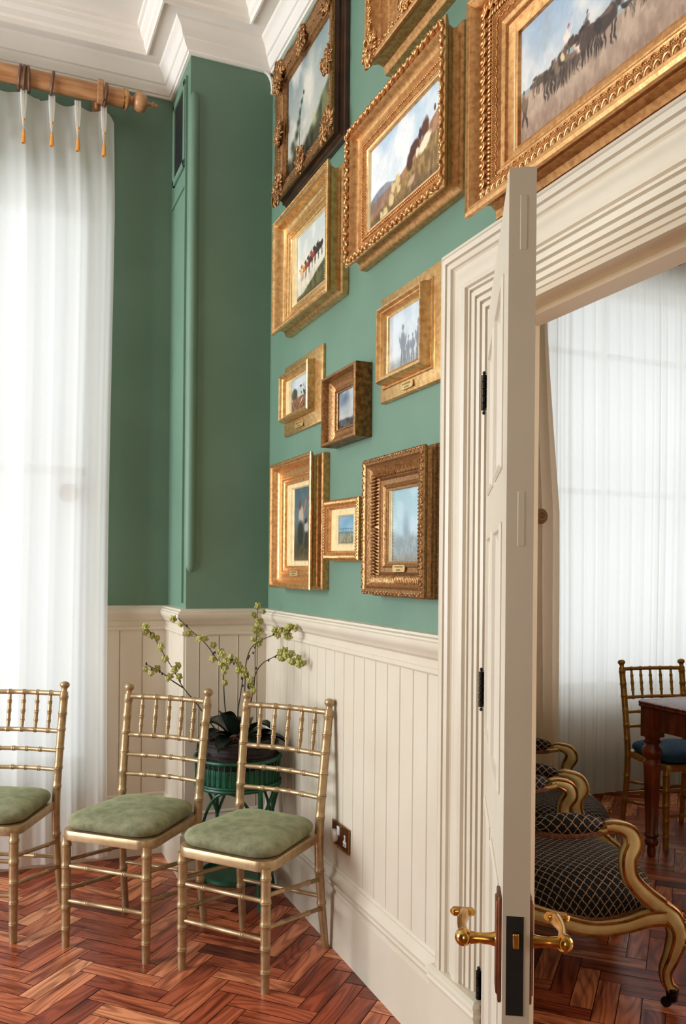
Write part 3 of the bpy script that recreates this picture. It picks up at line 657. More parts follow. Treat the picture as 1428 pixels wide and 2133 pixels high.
def scroll(mb, u, v, n, R, rot, turn=1, th=.006, sq=1.0):
    pts, rad = [], []
    for i in range(22):
        t = i/21; a = rot + turn*t*2.6*PI/1.4; rr = R*(1-t)**.8 + .002
        pts.append((u+rr*math.cos(a)*sq, -n-.006*math.sin(t*PI), v+rr*math.sin(a))); rad.append(th*(.35+.9*math.sin(PI*min(1, t*1.1+.1))))
    mb.tube(pts, rad, 6)
def rococo(mb, w_, h, s_, n, seed=2, k=1.0):
    """leafy clusters with scrolls at corners and centres, joined by wandering ribs, breaking the outline"""
    r = random.Random(seed); hw, hh = w_/2, h/2
    spots = [(-hw,-hh,1.25),(hw,-hh,1.25),(hw,hh,1.25),(-hw,hh,1.25),(0,-hh,1.0),(0,hh,1.0),(-hw,0,1.0),(hw,0,1.0)]
    for u, v, sc in spots:
        cu, cv = u*(1-s_*.9/hw), v*(1-s_*.9/hh); R = .044*k*sc
        for i in range(14):
            a = r.uniform(0, 2*PI); q = r.uniform(.1, 1.15)*R
            scroll(mb, cu+q*math.cos(a), cv+q*math.sin(a), n+r.uniform(0,.008), R*r.uniform(.28,.5), r.uniform(0,6), r.choice((-1,1)), .0042*k)
        for i in range(60):
            a = r.uniform(0, 2*PI); q = math.sqrt(r.random())*R*1.15; c, s2 = math.cos(a+r.uniform(-.5,.5)), math.sin(a+r.uniform(-.5,.5))
            mb.ball((cu+q*math.cos(a), -n-r.uniform(0,.010), cv+q*math.sin(a)), (R*.26, R*.14, R*.11), seg=6, rng=4, ax=Matrix(((c,0,-s2),(0,1,0),(s2,0,c))))
    # wandering edge ribs
    for (a, b) in (((-hw,-hh),(hw,-hh)),((hw,-hh),(hw,hh)),((hw,hh),(-hw,hh)),((-hw,hh),(-hw,-hh))):
        L = math.hypot(b[0]-a[0], b[1]-a[1]); d = ((b[0]-a[0])/L,(b[1]-a[1])/L); nrm = (-d[1], d[0])
        pts = []; N_ = 60
        for i in range(N_+1):
            t = i/N_; off = .007 + .011*k*abs(math.sin(t*4*PI))*-1 + .010*k
            pts.append((a[0]+d[0]*L*t+nrm[0]*(s_*.15-off+.012), -n-.002, a[1]+d[1]*L*t+nrm[1]*(s_*.15-off+.012)))
        mb.tube(pts, .0048*k, 6)
        for i in range(int(L/.005)):
            t = r.random(); o_ = r.uniform(.1, .9)*s_; mb.ball((a[0]+d[0]*L*t+nrm[0]*o_, -n+.001, a[1]+d[1]*L*t+nrm[1]*o_), (.006,.003,.003), seg=5, rng=4)

def picture(label, Yl, Yr, Zb, Zt, prof, mat, bands=(), pic=None, fn=None, seed=1, slip=None, glazed=False, plate=None, tilt=0, roc=None, outer=None, cat='framed painting'):
    """Yl..Yr, Zb..Zt outer rectangle on the wall; prof [(inset, height)]; pic (inset x, inset z, depth)"""
    w_, h = Yl-Yr, Zt-Zb
    e = empty('framed_picture', (XW-.0005, (Yl+Yr)/2, (Zb+Zt)/2), -R90); e.rotation_euler = (0, tilt, -R90)
    tag(e, label, cat, 'gilt framed pictures on the green wall')
    cor = [(-w_/2,0,-h/2),(w_/2,0,-h/2),(w_/2,0,h/2),(-w_/2,0,h/2)]
    mb = MB(); sweep(mb, cor, (0,-1,0), prof + [(prof[-1][0], .002), (0, .002)][:1], closed=True, side=-1)
    mb.build('frame', mat, e, angle=28)
    if outer:   # darker outer case
        mb = MB(); sweep(mb, cor, (0,-1,0), outer[0], closed=True, side=-1); mb.build('case', outer[1], e, angle=28)
    nm = {'bead': 'beading', 'leaf': 'leaf_carving', 'rib': 'gadroon_carving', 'egg': 'shell_carving', 'wave': 'scroll_carving'}
    for i, b in enumerate(bands):
        mb = MB(); band(mb, w_, h, *b, seed=seed*7+i); mb.build(nm[b[2]], mat, e, angle=60, recalc=False)
    if roc:
        mb = MB(); rococo(mb, w_, h, *roc); mb.build('rococo_carving', mat, e, angle=60, recalc=False)
    ix, iz, dn_ = pic; pw, ph = w_-2*ix, h-2*iz
    if slip:
        si = slip   # inset where slip starts, depth
        mb = MB(); c2 = [(-pw/2,0,-ph/2),(pw/2,0,-ph/2),(pw/2,0,ph/2),(-pw/2,0,ph/2)]
        ox = ix-si[0]; oz = iz-si[0]
        # flat mount of unequal widths built as four mitred bars with a bevelled sight edge
        O = [(-w_/2+si[0],-h/2+si[0]),(w_/2-si[0],-h/2+si[0]),(w_/2-si[0],h/2-si[0]),(-w_/2+si[0],h/2-si[0])]
        I1 = [(sx*(pw/2+.006), sz*(ph/2+.006)) for sx, sz in ((-1,-1),(1,-1),(1,1),(-1,1))]; I0 = [(sx*pw/2, sz*ph/2) for sx, sz in ((-1,-1),(1,-1),(1,1),(-1,1))]
        rings = [[(p[0],-si[1],p[1]) for p in O], [(p[0],-si[1],p[1]) for p in I1], [(p[0],-dn_+.001,p[1]) for p in I0], [(p[0],-dn_+.004,p[1]) for p in O]]
        mb.loop_sweep(rings, True, True); mb.build('mount', M['slip'], e, smooth=False)
    canvas(e, pw+.006, ph+.006, 0, 0, dn_-.002, fn, seed)
    if glazed:
        mb = MB(); mb.add([(-pw/2-.002,-dn_-.002,-ph/2-.002),(pw/2+.002,-dn_-.002,-ph/2-.002),(pw/2+.002,-dn_-.002,ph/2+.002),(-pw/2-.002,-dn_-.002,ph/2+.002)],[(0,1,2,3)]); mb.build('glazing', M['glass'], e, smooth=False, recalc=False)
    if plate:
        px, pz, pn, pw2, ph2 = plate
        pts = [(px-pw2/2+.004,pz-ph2/2),(px+pw2/2-.004,pz-ph2/2),(px+pw2/2,pz-ph2/4),(px+pw2/2,pz+ph2/4),(px+pw2/2-.004,pz+ph2/2),(px-pw2/2+.004,pz+ph2/2),(px-pw2/2,pz+ph2/4),(px-pw2/2,pz-ph2/4)]
        mb = MB(); mb.loop_sweep([[(x,-pn,z) for x, z in pts],[(x,-pn-.003,z) for x, z in pts]]); pl = mb.build('name_plate', M['plaque'], e, smooth=False)
        mb = MB(); rq = random.Random(seed)
        for row, wd in ((.22,.66),(-.22,.36)):
            x = px-pw2*wd/2
            while x < px+pw2*wd/2:
                l = rq.uniform(.0022,.0045); mb.box((x,-pn-.0034,pz+row*ph2-ph2*.10),(x+l*.7,-pn-.003,pz+row*ph2+ph2*.10)); x += l+.0012
        mb.build('engraving', M['engraving'], pl, smooth=False)
    return e
BK = lambda *p: [(0,.001)]+list(p)
# profiles -----------------------------------------------------------
pf_cove = lambda D, b, q: BK((0,.024),(.003,.028),(.009,.031),(.016,.038),(.019,D*.58),(.015,D*.76),(.006,D*.86),(.0,D*.92),(.0,D),(.004,D+.003),(.012,D+.003),(.016,D-.002),(.022,D-.002),(.026,D-.008),
    (.028,q+(D-q)*.72),(.031,q+(D-q)*.55),(.037,q+(D-q)*.38),(.046,q+(D-q)*.27),(b*.58,q+(D-q)*.20),(b*.60,q+(D-q)*.28),(b*.63,q+(D-q)*.28),(b*.65,q+.012),(b*.68,q+.010),(b*.74,q+.012),(b*.78,q+.006),(b*.86,q+.007),(b*.9,q+.003),(b,q),(b,.001))
picture('dark stormy landscape with a tree in a scalloped rococo frame, nearest the ceiling corner', 3.585, 2.905, 3.030, 3.620,
    BK((.022,.0015),(.022,.050),(.004,.060),(.004,.070),(.02,.072),(.045,.066),(.062,.056),(.068,.056),(.072,.048),(.084,.046),(.084,.001)), M['gold_old'],
    bands=[(.068,.056,'bead',.0028,.010)], pic=(.090,.078,.040), fn=p_storm, seed=11, roc=(.055,.068,5,1.0),
    outer=([(0,.001),(0,.018),(.004,.022),(.006,.034),(.014,.038),(.018,.052),(.021,.058),(.0215,.001)], M['dark_wood']))
picture('gilt frame with leafy corner clump, cut off by the top of the photo', 2.545, 1.93, 3.06, 3.70,
    pf_cove(.10,.13,.045), M['gold'], bands=[(.092,.055,'bead',.003,.010),(.028,.094,'leaf',.009,.022)], pic=(.128,.128,.042), fn=p_drovers, seed=12, roc=(.05,.098,8,.75))
picture('square-ish gilt frame with leaf-carved rim round sheep and cattle on a brown hillside', 2.735, 2.038, 2.474, 2.946,
    pf_cove(.082,.105,.040), M['gold'], bands=[(.012,.086,'leaf',.0125,.016),(.075,.053,'bead',.0040,.0100),(.088,.048,'bead',.0024,.007)], pic=(.108,.100,.037), slip=(.099,.043), fn=p_sheep, seed=13)
D = .118
picture('largest gilt frame above the doorway, horses and riders on a sandy plain', 1.868, .79, 2.315, 2.862,
    BK((0,.016),(.006,.02),(.008,.030),(.022,.040),(.030,.060),(.026,.085),(.014,.097),(.004,.102),(0,.108),(.0,D),(.008,D+.003),(.012,D-.001),(.018,D),(.024,D-.006),(.028,D-.010),(.034,D-.028),(.048,D-.036),(.064,D-.038),(.068,D-.034),
       (.072,D-.036),(.076,D-.042),(.084,D-.042),(.088,D-.040),(.092,D-.046),(.100,D-.050),(.104,D-.049),(.108,D-.056),(.120,D-.060),(.134,D-.066),(.136,.045),(.136,.001)), M['gold'],
    bands=[(.038,D-.026,'egg',.014,.024),(.056,D-.034,'rib',.010,.011),(.080,D-.040,'wave',.005,.006),(.070,D-.034,'bead',.0022,.006),(.104,D-.050,'bead',.0018,.0055)], pic=(.134,.128,.046), slip=(.122,.056), fn=p_horses, seed=14)
picture('deep gilt frame with smooth hollow sides round a small line of cows wading', 3.545, 2.897, 2.442, 2.930,
    pf_cove(.088,.105,.030), M['gold_pale'], bands=[(.008,.091,'bead',.0032,.009)], pic=(.145,.108,.026), slip=(.100,.032), fn=p_cows, seed=15)
picture('small gilt frame with name plate round rocks and a stream, left above the corner pair', 3.590, 3.125, 2.008, 2.316,
    BK((0,.010),(.004,.014),(.010,.016),(.044,.026),(.048,.026),(.050,.022),(.052,.040),(.054,.056),(.059,.060),(.064,.058),(.068,.050),(.076,.046),(.079,.036),(.082,.036),(.082,.001)), M['gold_pale'],
    pic=(.132,.088,.026), slip=(.080,.034), fn=p_stream, seed=16, plate=(-.01,-.130,.022,.10,.024))
picture('small dark gilt box frame with plain deep sides round a stormy little seascape', 3.003, 2.682, 1.884, 2.142,
    BK((0,.063),(.003,.066),(.010,.066),(.013,.060),(.014,.040),(.022,.030),(.040,.022),(.050,.026),(.053,.030),(.056,.030),(.058,.024),(.062,.022),(.062,.001)), M['gold_old'],
    pic=(.066,.054,.018), fn=p_gloom, seed=17,
    outer=([(-.0008,.001),(-.0008,.061),(.002,.064),(.003,.001)], M['gold_dark']))
picture('pale gilt frame with wide flat border and standing figures behind reflecting glass', 2.575, 2.157, 1.976, 2.326,
    BK((0,.014),(.003,.018),(.008,.019),(.038,.024),(.041,.029),(.045,.029),(.048,.025),(.050,.030),(.052,.052),(.057,.062),(.062,.062),(.067,.052),(.071,.052),(.074,.044),(.080,.036),(.086,.033),(.086,.001)), M['gold_pale'],
    pic=(.092,.080,.030), fn=p_figs, seed=18, glazed=True, plate=(0,-.152,.024,.085,.022))
picture('tall narrow gilt frame with hollow sides round two field workers, lowest on the left', 3.585, 3.072, 1.340, 1.878,
    pf_cove(.078,.095,.034), M['gold'], pic=(.152,.118,.022), slip=(.090,.030), fn=p_reapers, seed=19, glazed=True, plate=(-.02,-.205,.046,.10,.022))
picture('smallest gilt frame of all, ribbed rim round a pale blue shore with a pier', 3.022, 2.692, 1.456, 1.678,
    BK((0,.012),(.004,.030),(.0,.034),(0,.042),(.006,.047),(.016,.046),(.022,.038),(.026,.040),(.030,.034),(.034,.026),(.034,.001)), M['gold'],
    bands=[(.011,.046,'rib',.009,.011),(.027,.039,'bead',.0018,.006),(-.001,.024,'bead',.003,.011)], pic=(.090,.062,.018), slip=(.033,.024), fn=p_shore, seed=20, tilt=math.radians(.8), glazed=True)
picture('ornate leaf-ribbed gilt frame with name plate and misty scene, lowest by the door', 2.598, 2.160, 1.336, 1.790,
    BK((0,.020),(.004,.024),(.003,.034),(.010,.040),(.013,.052),(.006,.058),(.004,.066),(.008,.072),(.016,.074),(.024,.070),(.028,.062),(.032,.066),(.036,.062),(.044,.054),(.058,.046),(.070,.040),(.074,.042),(.078,.036),(.092,.034),(.096,.038),(.102,.034),(.106,.028),(.112,.028),(.112,.001)), M['gold_old'],
    bands=[(.012,.072,'leaf',.0075,.012),(.052,.052,'rib',.019,.011),(.0,.024,'bead',.0022,.006)], pic=(.122,.112,.018), slip=(.110,.025), fn=p_mist, seed=21, glazed=True, plate=(0,-.137,.039,.085,.022))

# ------------------------------------------------------------------ curtains and pole
def curtain(name, x0, x1, z0, z1, y, pleats, mat, seed, hang=None, step=.0045, amp=.024, edge=None):
    r = random.Random(seed); nx = int((x1-x0)/step); rows = []
    zs = [z1 - (z1-z0)*(i/46)**1.15 for i in range(47)]
    ph = [r.uniform(-.6, .6) for _ in range(60)]; am = [r.uniform(.6, 1.25) for _ in range(60)]
    pl = sorted(pleats)
    def row(z):
        d = z1 - z; k = min(1, d/.5); out = []
        for i in range(nx+1):
            x = x0 + (x1-x0)*i/nx; 
            j = max([q for q in range(len(pl)) if pl[q] <= x], default=-1)
            a = pl[j] if j >= 0 else pl[0]-.12; b = pl[j+1] if j+1 < len(pl) else pl[-1]+.12*(1+int((x-pl[-1])/.12))
            if j == len(pl)-1: a = pl[-1]+.12*int((x-pl[-1])/.12)
            t = (x-a)/max(b-a, 1e-3); q = (j+1) % 50
            pin = math.exp(-(min(t, 1-t)*(b-a)/.014)**2)
            tri = .5+.5*math.cos(min(t,1-t)*(b-a)/.0075*PI)
            sm = t*t*(3-2*t); am_ = am[q]*(1-sm)+am[q+1]*sm; sn = math.sin(PI*min(1,max(0,t)))**2
            fold = -amp*am_*(.5+.5*math.cos(2*PI*t + .9*ph[q]*k*sn)) * (.35+.65*k) - .16*amp*k*math.sin(2*PI*t*2+sn*(ph[q]*2+d*.5))
            fold -= .0015*math.sin(2*PI*t*3)*k*(1+ph[q]*sn)
            head = -.020*pin*(.45+.55*tri)*max(0, 1-d/.16)
            sag = -(.5-.5*math.cos(2*PI*t))*.010*max(0, 1-d/.1)
            yy = y + fold + head
            xx = x + .010*math.sin(d*1.3+x*3.1)*k
            zz = z + sag
            if hang: zz -= hang(x)*max(0, 1-d/1.0)
            out.append((xx, yy, zz))
        return out
    mb = MB(); mb.loop_sweep([row(z) for z in zs], closed_ring=False, caps=False)
    o = mb.build(name, mat, angle=180, recalc=False)
    return o
def tassel(parent, x, y, z, L=.075):
    mb = MB(); mb.tube([(x,y,z+L*.9),(x,y,z+L*.3)], .0016, 6); mb.ball((x,y-.001,z+L*.9),(.006,.006,.007)); mb.ball((x,y,z+L*.28),.0045)
    for i in range(14):
        a = 2*PI*i/14; mb.tube([(x+.003*math.cos(a),y+.003*math.sin(a),z+L*.25),(x+.006*math.cos(a),y+.006*math.sin(a),z),(x+.0085*math.cos(a),y+.0085*math.sin(a),z-L*.55)], [.0018,.0022,.0022], 5)
    mb.build('tassel', M['tassel'], parent)
pl1 = [-1.5+i*.122 for i in range(13)] + [.131, .253, .368, .486]
cz = 3.600
c1 = curtain('voile_curtain', -1.55, .536, .04, cz, 4.17, pl1, M['sheer'], 3, hang=lambda x: (.012 if x > .2 else .004*abs(math.sin(x*9)))+ (.03*max(0,(x-.505)/.03)**2 if x > .505 else 0))
tag(c1, 'long white voile curtain hanging on the wooden pole at the left', 'curtain')
for i, x in enumerate([.131, .253, .368, .486, .009, -.113]):
    tassel(c1, x, 4.125, 3.40 if i else 3.39)
    mb = MB()
    for dx_ in (-.010, 0, .010): mb.tube([(x+dx_,4.148,cz+.004),(x+dx_*.9,4.138,cz-.06),(x+dx_*.5,4.134,cz-.13),(x,4.136,cz-.17)], [.0048,.0052,.0045,.003], 6)
    mb.build('pinch_pleat', M['sheer'], c1)
pole = empty('curtain_pole', (0,0,0)); tag(pole, 'thick wooden curtain pole with turned ball finial under the cornice', 'curtain pole')
RY, RZ = 4.150, 3.663
mb = MB(); mb.tube([(-1.75,RY,RZ),(.585,RY,RZ)], .0405, 24); mb.build('pole', M['rod'], pole)
mb = MB(); mb.lathe([(.0405,0),(.046,.002),(.047,.012),(.042,.018),(.030,.022),(.020,.028),(.018,.036),(.024,.042),(.037,.050),(.044,.064),(.046,.078),(.042,.094),(.030,.104),(.014,.108),(.008,.114),(.007,.126),(.012,.130),(.014,.136),(.010,.142),(.006,.145),(.009,.150),(.006,.156),(.001,.168)], (.580,RY,RZ), (1,0,0), 28)
mb.build('finial', M['rod'], pole)
mb = MB(); mb.lathe([(.0445,0),(.0445,.018),(.041,.018),(.041,0)], (.575,RY,RZ), (1,0,0), 28); mb.build('collar', M['brass'], pole)
mb = MB(); mb.box((.452,RY-.047,RZ-.047),(.480,RY-.041,RZ+.045)); mb.box((.452,RY-.047,RZ-.055),(.480,YB,RZ-.046)); mb.box((.445,YB-.012,RZ-.10),(.487,YB,RZ+.06)); mb.box((.445,RY-.01,RZ-.075),(.457,RY+.01,RZ-.046)); mb.build('bracket', M['rod'], pole, bevel=.003)
rl = ['leftmost wooden ring of the bunch of three on the pole','middle wooden ring of the bunch of three on the pole','rightmost wooden ring of the bunch of three on the pole','single wooden ring midway between the bunch and the bracket','wooden ring next to the bracket near the finial']
for x, lb, tl in zip((.112,.131,.150,.253,.492), rl, (.10,.05,-.05,.12,.1)):
    mb = MB(); mb.tube([(.050*math.sin(q)*tl, .050*math.cos(q), -.007+.052*math.sin(q)) for q in [2*PI*i/32 for i in range(32)]], .0072, 8, closed=True)
    mb.tube([(0,0,-.058),(0,-.002,-.066)], .003, 6)
    tag(mb.build('curtain_ring', M['ring'], loc=(x,RY,RZ)), lb, 'curtain ring', 'wooden rings on the curtain pole')
def holdback(loc, axis, label, mat, d=0):
    mb = MB(); mb.lathe([(.0,.0),(.018,.0),(.020,.006),(.009,.012),(.008,.05+d),(.012,.056+d),(.030,.060+d),(.041,.064+d),(.046,.070+d),(.046,.078+d),(.040,.083+d),(.034,.081+d),(.029,.084+d),(.022,.088+d),(.016,.084+d),(.010,.086+d),(.006,.092+d),(0,.094+d)], loc, axis, 36)
    return tag(mb.build('curtain_holdback', mat), label, 'holdback')
holdback((.352,YB+.05,1.775), (0,-1,0), 'pale knob showing faintly through the white voile', M['rod'])

# ------------------------------------------------------------------ chiavari chairs
def ringed(mb, a, b, r, rings, seg=12, taper=None, curve=None, n=None):
    """bamboo style turned rod from a to b with little double rings at fractions"""
    a, b = Vector(a), Vector(b); L = (b-a).length
    ts = [0, 1] + ([i/10 for i in range(1, 10)] if (curve or taper) else [])
    bumps = {}
    for t in rings:
        for k, off in enumerate((-.0085, -.0045, -.002, 0, .002, .0045, .0085)):
            tt = t+off/L
            if 0 < tt < 1: ts.append(tt); bumps[round(tt, 6)] = (0, .0024, .0024, .0006, .0024, .0024, 0)[k]
    ts = sorted(set(round(t, 6) for t in ts))
    P = []; R = []
    for t in ts:
        p = a.lerp(b, t)
        if curve: p = p + Vector(curve(t))
        P.append(p); R.append((taper(t) if taper else r) + bumps.get(t, 0)*min(1, r/.011+.15))
    mb.tube(P, R, seg)
def chiavari(label, loc, rz, gold, seatmat, group):
    e = empty('chiavari_chair', loc, rz); tag(e, label, 'chair', group)
    fx, rx = .175, .186; fy, ry = -.20, .20; zs = .405
    # front legs
    for s in (-1, 1):
        mb = MB(); ringed(mb, (s*fx,fy,0), (s*fx,fy,zs+.012), .0145, [.17+.0, .36, .55, .73, .92], 14, taper=lambda t: .0142+.0030*min(1,t*2)); mb.build('front_leg', gold, e)
    # rear posts: splayed foot, leaning back
    for s in (-1, 1):
        mb = MB()
        pts = [(s*.186,.196,0),(s*.182,.176,.15),(s*.179,.160,.30),(s*.179,.155,.42),(s*.181,.160,.52),(s*.183,.174,.64),(s*.185,.190,.76),(s*.187,.208,.893)]
        PP, RR = [], []
        Ztab = [p[2] for p in pts]
        def at(z):
            for i in range(len(pts)-1):
                if z <= pts[i+1][2]: 
                    t = (z-pts[i][2])/(pts[i+1][2]-pts[i][2])
                    p0 = pts[max(i-1,0)]; p1 = pts[i]; p2 = pts[i+1]; p3 = pts[min(i+2,len(pts)-1)]
                    return [.5*(2*p1[k]+(p2[k]-p0[k])*t+(2*p0[k]-5*p1[k]+4*p2[k]-p3[k])*t*t+(3*p1[k]-p0[k]-3*p2[k]+p3[k])*t**3) for k in (0,1)]+[z]
            return list(pts[-1])
        z = 0; zl = [i*.025 for i in range(36)]+[.890]; rg = {}
        for zr in (.175,.30,.50,.577,.655,.735,.80,.868):
            for k, off in enumerate((-.0085,-.0045,-.002,0,.002,.0045,.0085)): zl.append(zr+off); rg[round(zr+off,5)] = (0,.0024,.0024,.0006,.0024,.0024,0)[k]
        for z in sorted(set(round(q,5) for q in zl)):
            if z > .891: continue
            PP.append(at(z)); RR.append(.0138+.0028*min(1,z/.3)+rg.get(z,0))
        mb.tube(PP, RR, 14); t = at(.890); mb.lathe([(.0155,-.004),(.0125,.002),(.0115,.012),(.014,.017),(.0195,.023),(.0205,.031),(.018,.038),(.010,.043),(.0,.0445)], t, (0,.18*s*0+.2,1), 18)
        mb.build('back_post', gold, e)
    def postx(z): return .179+.008*max(0,(z-.42))/.473
    def posty(z): 
        tab = [(.42,.155),(.52,.160),(.64,.174),(.76,.190),(.893,.208)]
        for (a, ya), (b, yb) in zip(tab, tab[1:]):
            if z <= b: return ya+(yb-ya)*(z-a)/(b-a)
        return .208
    bow = lambda k: (lambda t: (0, k*math.sin(PI*t), 0))
    for z, rr2, fr in ((.882,.0105,[.17,.335,.5,.665,.83]), (.726,.0095,[.17,.335,.5,.665,.83]), (.646,.0088,[.25,.42,.58,.75]), (.568,.0088,[.25,.42,.58,.75])):
        mb = MB(); x = postx(z); ringed(mb, (-x,posty(z),z), (x,posty(z),z), rr2, fr, 12, curve=bow(.022)); mb.build('back_rail', gold, e)
    for i, f in enumerate((.17,.335,.5,.665,.83)):
        mb = MB(); za, zb = .728, .880; b_ = .022*math.sin(PI*f)
        ringed(mb, (-postx(za)+2*postx(za)*f,posty(za)+b_,za), (-postx(zb)+2*postx(zb)*f,posty(zb)+b_,zb), .008, [.24,.5,.76], 10, taper=lambda t: .0052+.0030*math.sin(PI*t)**.6 if 0 < t < 1 else .0052); mb.build('spindle', gold, e)
    # stretchers
    for z in (.145,.275):
        mb = MB(); ringed(mb, (-fx,fy,z+.03), (fx,fy,z+.03), .0082, [.27,.73], 10); mb.build('stretcher', gold, e)
    for s in (-1, 1):
        for z in (.155,.265):
            mb = MB(); ringed(mb, (s*fx,fy,z+.06), (s*.181,.175,z+.0), .0080, [.27,.73], 10); mb.build('stretcher', gold, e)
    mb = MB(); ringed(mb, (-.181,.172,.20), (.181,.172,.20), .0082, [.27,.73], 10); mb.build('stretcher', gold, e)
    # seat frame: rounded trapezoid
    def outline(g, rr3=0):
        pts = []; corners = [(-.198,-.222,.055),(.198,-.222,.055),(.178,.178,.02),(-.178,.178,.02)]
        for i, (x, y, r) in enumerate(corners):
            r = max(r, rr3)
            r2 = max(.012, r+g); sx, sy = (-1 if x < 0 else 1), (-1 if y < 0 else 1); cx_, cy_ = x-sx*r, y-sy*r
            a0 = {(-1,-1):PI,(1,-1):-PI/2,(1,1):0,(-1,1):PI/2}[(sx,sy)]
            for k in range(9): a = a0+PI/2*k/8; pts.append((cx_+r2*math.cos(a), cy_+r2*math.sin(a)))
        return pts
    mb = MB(); mb.loop_sweep([[(x,y,z) for x,y in outline(g)] for g, z in ((-.006,zs),(-.001,zs+.002),(0,zs+.006),(0,zs+.032),(-.003,zs+.036),(-.012,zs+.037))]); mb.build('seat_frame', gold, e)
    # cushion
    mb = MB(); rings = []
    for q in range(15):
        t = q/14; a = -PI/2*.55 + (PI/2+PI/2*.55)*t
        ins = .002 - .030*(1-math.cos(a)) if a < 0 else .002 - .200*(1-math.cos(a))**1.25
        zq = zs+.062 + (.026*math.sin(a) if a < 0 else .046*math.sin(a)**1.0)
        k = max(.02, 1 + (ins)/.20); 
        rings.append([(x*k*1.0+0, (y+.02)*k-.02, zq) for x, y in outline(-.004, .085)])
    mb.loop_sweep(rings); c = mb.build('cushion', seatmat, e, angle=180)
    return e
GR = 'gold bamboo-turned chairs with green velvet seats by the windows'
chiavari('gold bamboo-turned chair with green seat, cut off by the left edge of the photo', (-.056+.2*.476, 3.515+.2*.879, 0), math.radians(-28.4), M['chair'], M['velvet'], GR)
chiavari('gold bamboo-turned chair with green seat, middle one of the three', (.4065+.2*.682, 3.202+.2*.731, 0), math.radians(-43.0), M['chair'], M['velvet'], GR)
chiavari('gold bamboo-turned chair with green seat nearest the panelled wall and socket', (.755+.2*.771, 2.850+.2*.637, 0), math.radians(-50.4), M['chair'], M['velvet'], GR)

# ------------------------------------------------------------------ socket
sk = empty('wall_socket', (XW-.0105, 2.888, .4345), -R90); tag(sk, 'brass double wall socket low on the panelled wall', 'socket')
mb = MB(); mb.box((-.078,-.007,-.045),(.078,0,.045)); mb.build('face_plate', M['brass_dark'], sk, bevel=.003)
mb = MB()
sweep(mb, [(-.078,-.005,-.045),(.078,-.005,-.045),(.078,-.005,.045),(-.078,-.005,.045)], (0,-1,0), [(-.001,0),(-.001,.003),(.003,.0045),(.006,.003),(.006,0)], closed=True, side=-1); mb.build('beaded_rim', M['brass'], sk)
mb = MB(); mb.lathe([(.0,0),(.024,0),(.024,.010),(.021,.013),(.017,.016),(0,.016)], (-.048,-.007,-.008), (0,-1,0), 28); mb.build('child_guard', M['plastic'], sk)
mb = MB(); mb.box((-.026,-.012,.002),(-.004,-.006,.034)); mb.build('rocker_switch', M['plastic'], sk, bevel=.002)
mb = MB(); mb.box((.028,-.0095,-.026),(.056,-.006,-.006)); mb.box((.036,-.0096,-.008),(.048,-.006,.016)); g_ = mb.build('socket_insert', M['plastic'], sk, bevel=.002)
mb = MB(); mb.box((.0405,-.0102,.002),(.0435,-.0095,.010)); mb.box((.0315,-.0102,-.019),(.0375,-.0095,-.016)); mb.box((.0465,-.0102,-.019),(.0525,-.0095,-.016)); mb.build('slots', M['hole'], g_, smooth=False)

# ------------------------------------------------------------------ plant stand and orchid
SX, SY = 1.0, 3.545
ps = empty('plant_stand', (SX, SY, 0)); tag(ps, 'round green cane plant stand in the corner behind the chairs', 'plant stand')
circ = lambda R, z, n=40: [(R*math.cos(2*PI*i/n), R*math.sin(2*PI*i/n), z) for i in range(n)]
mb = MB(); mb.tube(circ(.183,.615), .0085, 8, closed=True); mb.build('top_ring', M['stand_green'], ps)
mb = MB(); mb.tube(circ(.178,.500), .0095, 8, closed=True); mb.tube(circ(.183,.513), .006, 8, closed=True); mb.build('lower_ring', M['stand_green'], ps)
mb = MB()
for i in range(44):
    a = 2*PI*i/44; mb.tube([(.178*math.cos(a),.178*math.sin(a),.505),(.182*math.cos(a),.182*math.sin(a),.612)], .0026, 6)
mb.build('basket_rods', M['stand_green'], ps)
mb = MB(); mb.lathe([(.0,0),(.174,0),(.174,.085),(.170,.085),(.168,.008),(0,.008)], (0,0,.500), (0,0,1), 40); mb.build('liner', M['stand_green'], ps)
for k in range(4):
    a = PI/4*0 + PI/2*k + math.radians(15); c, s = math.cos(a), math.sin(a)
    mb = MB(); mb.tube([(c*.182,s*.182,.50),(c*.186,s*.186,.44),(c*.180,s*.180,.36),(c*.172,s*.172,.20),(c*.176,s*.176,.07),(c*.188,s*.188,.0)], [.011,.0115,.009,.008,.0085,.010], 10); mb.build('leg', M['stand_green'], ps)
    mb = MB()
    for d_ in (-1, 1):
        pts = []
        for i in range(9):
            t = i/8; aa = a + d_*(PI/4)*(1-t)**1.0*.95; r2 = .176-.0*t; z = .495 - .17*(t**2.0); 
            pts.append((math.cos(aa)*r2*(1-.02*t), math.sin(aa)*r2*(1-.02*t), z))
        mb.tube(pts, .0065, 8)
    mb.build('arched_brace', M['stand_green'], ps)
mb = MB(); mb.lathe([(.0,.0),(.150,.0),(.158,.008),(.158,.022),(.150,.024),(.148,.010),(0,.010)], (0,0,.100), (0,0,1), 40); mb.build('lower_tray', M['stand_green'], ps)
for i in range(2):
    mb = MB(); a = math.radians(15)+PI/2*i; mb.tube([(.172*math.cos(a),.172*math.sin(a),.10),(-.172*math.cos(a),-.172*math.sin(a),.10)], .006, 8); mb.build('cross_bar', M['stand_green'], ps)

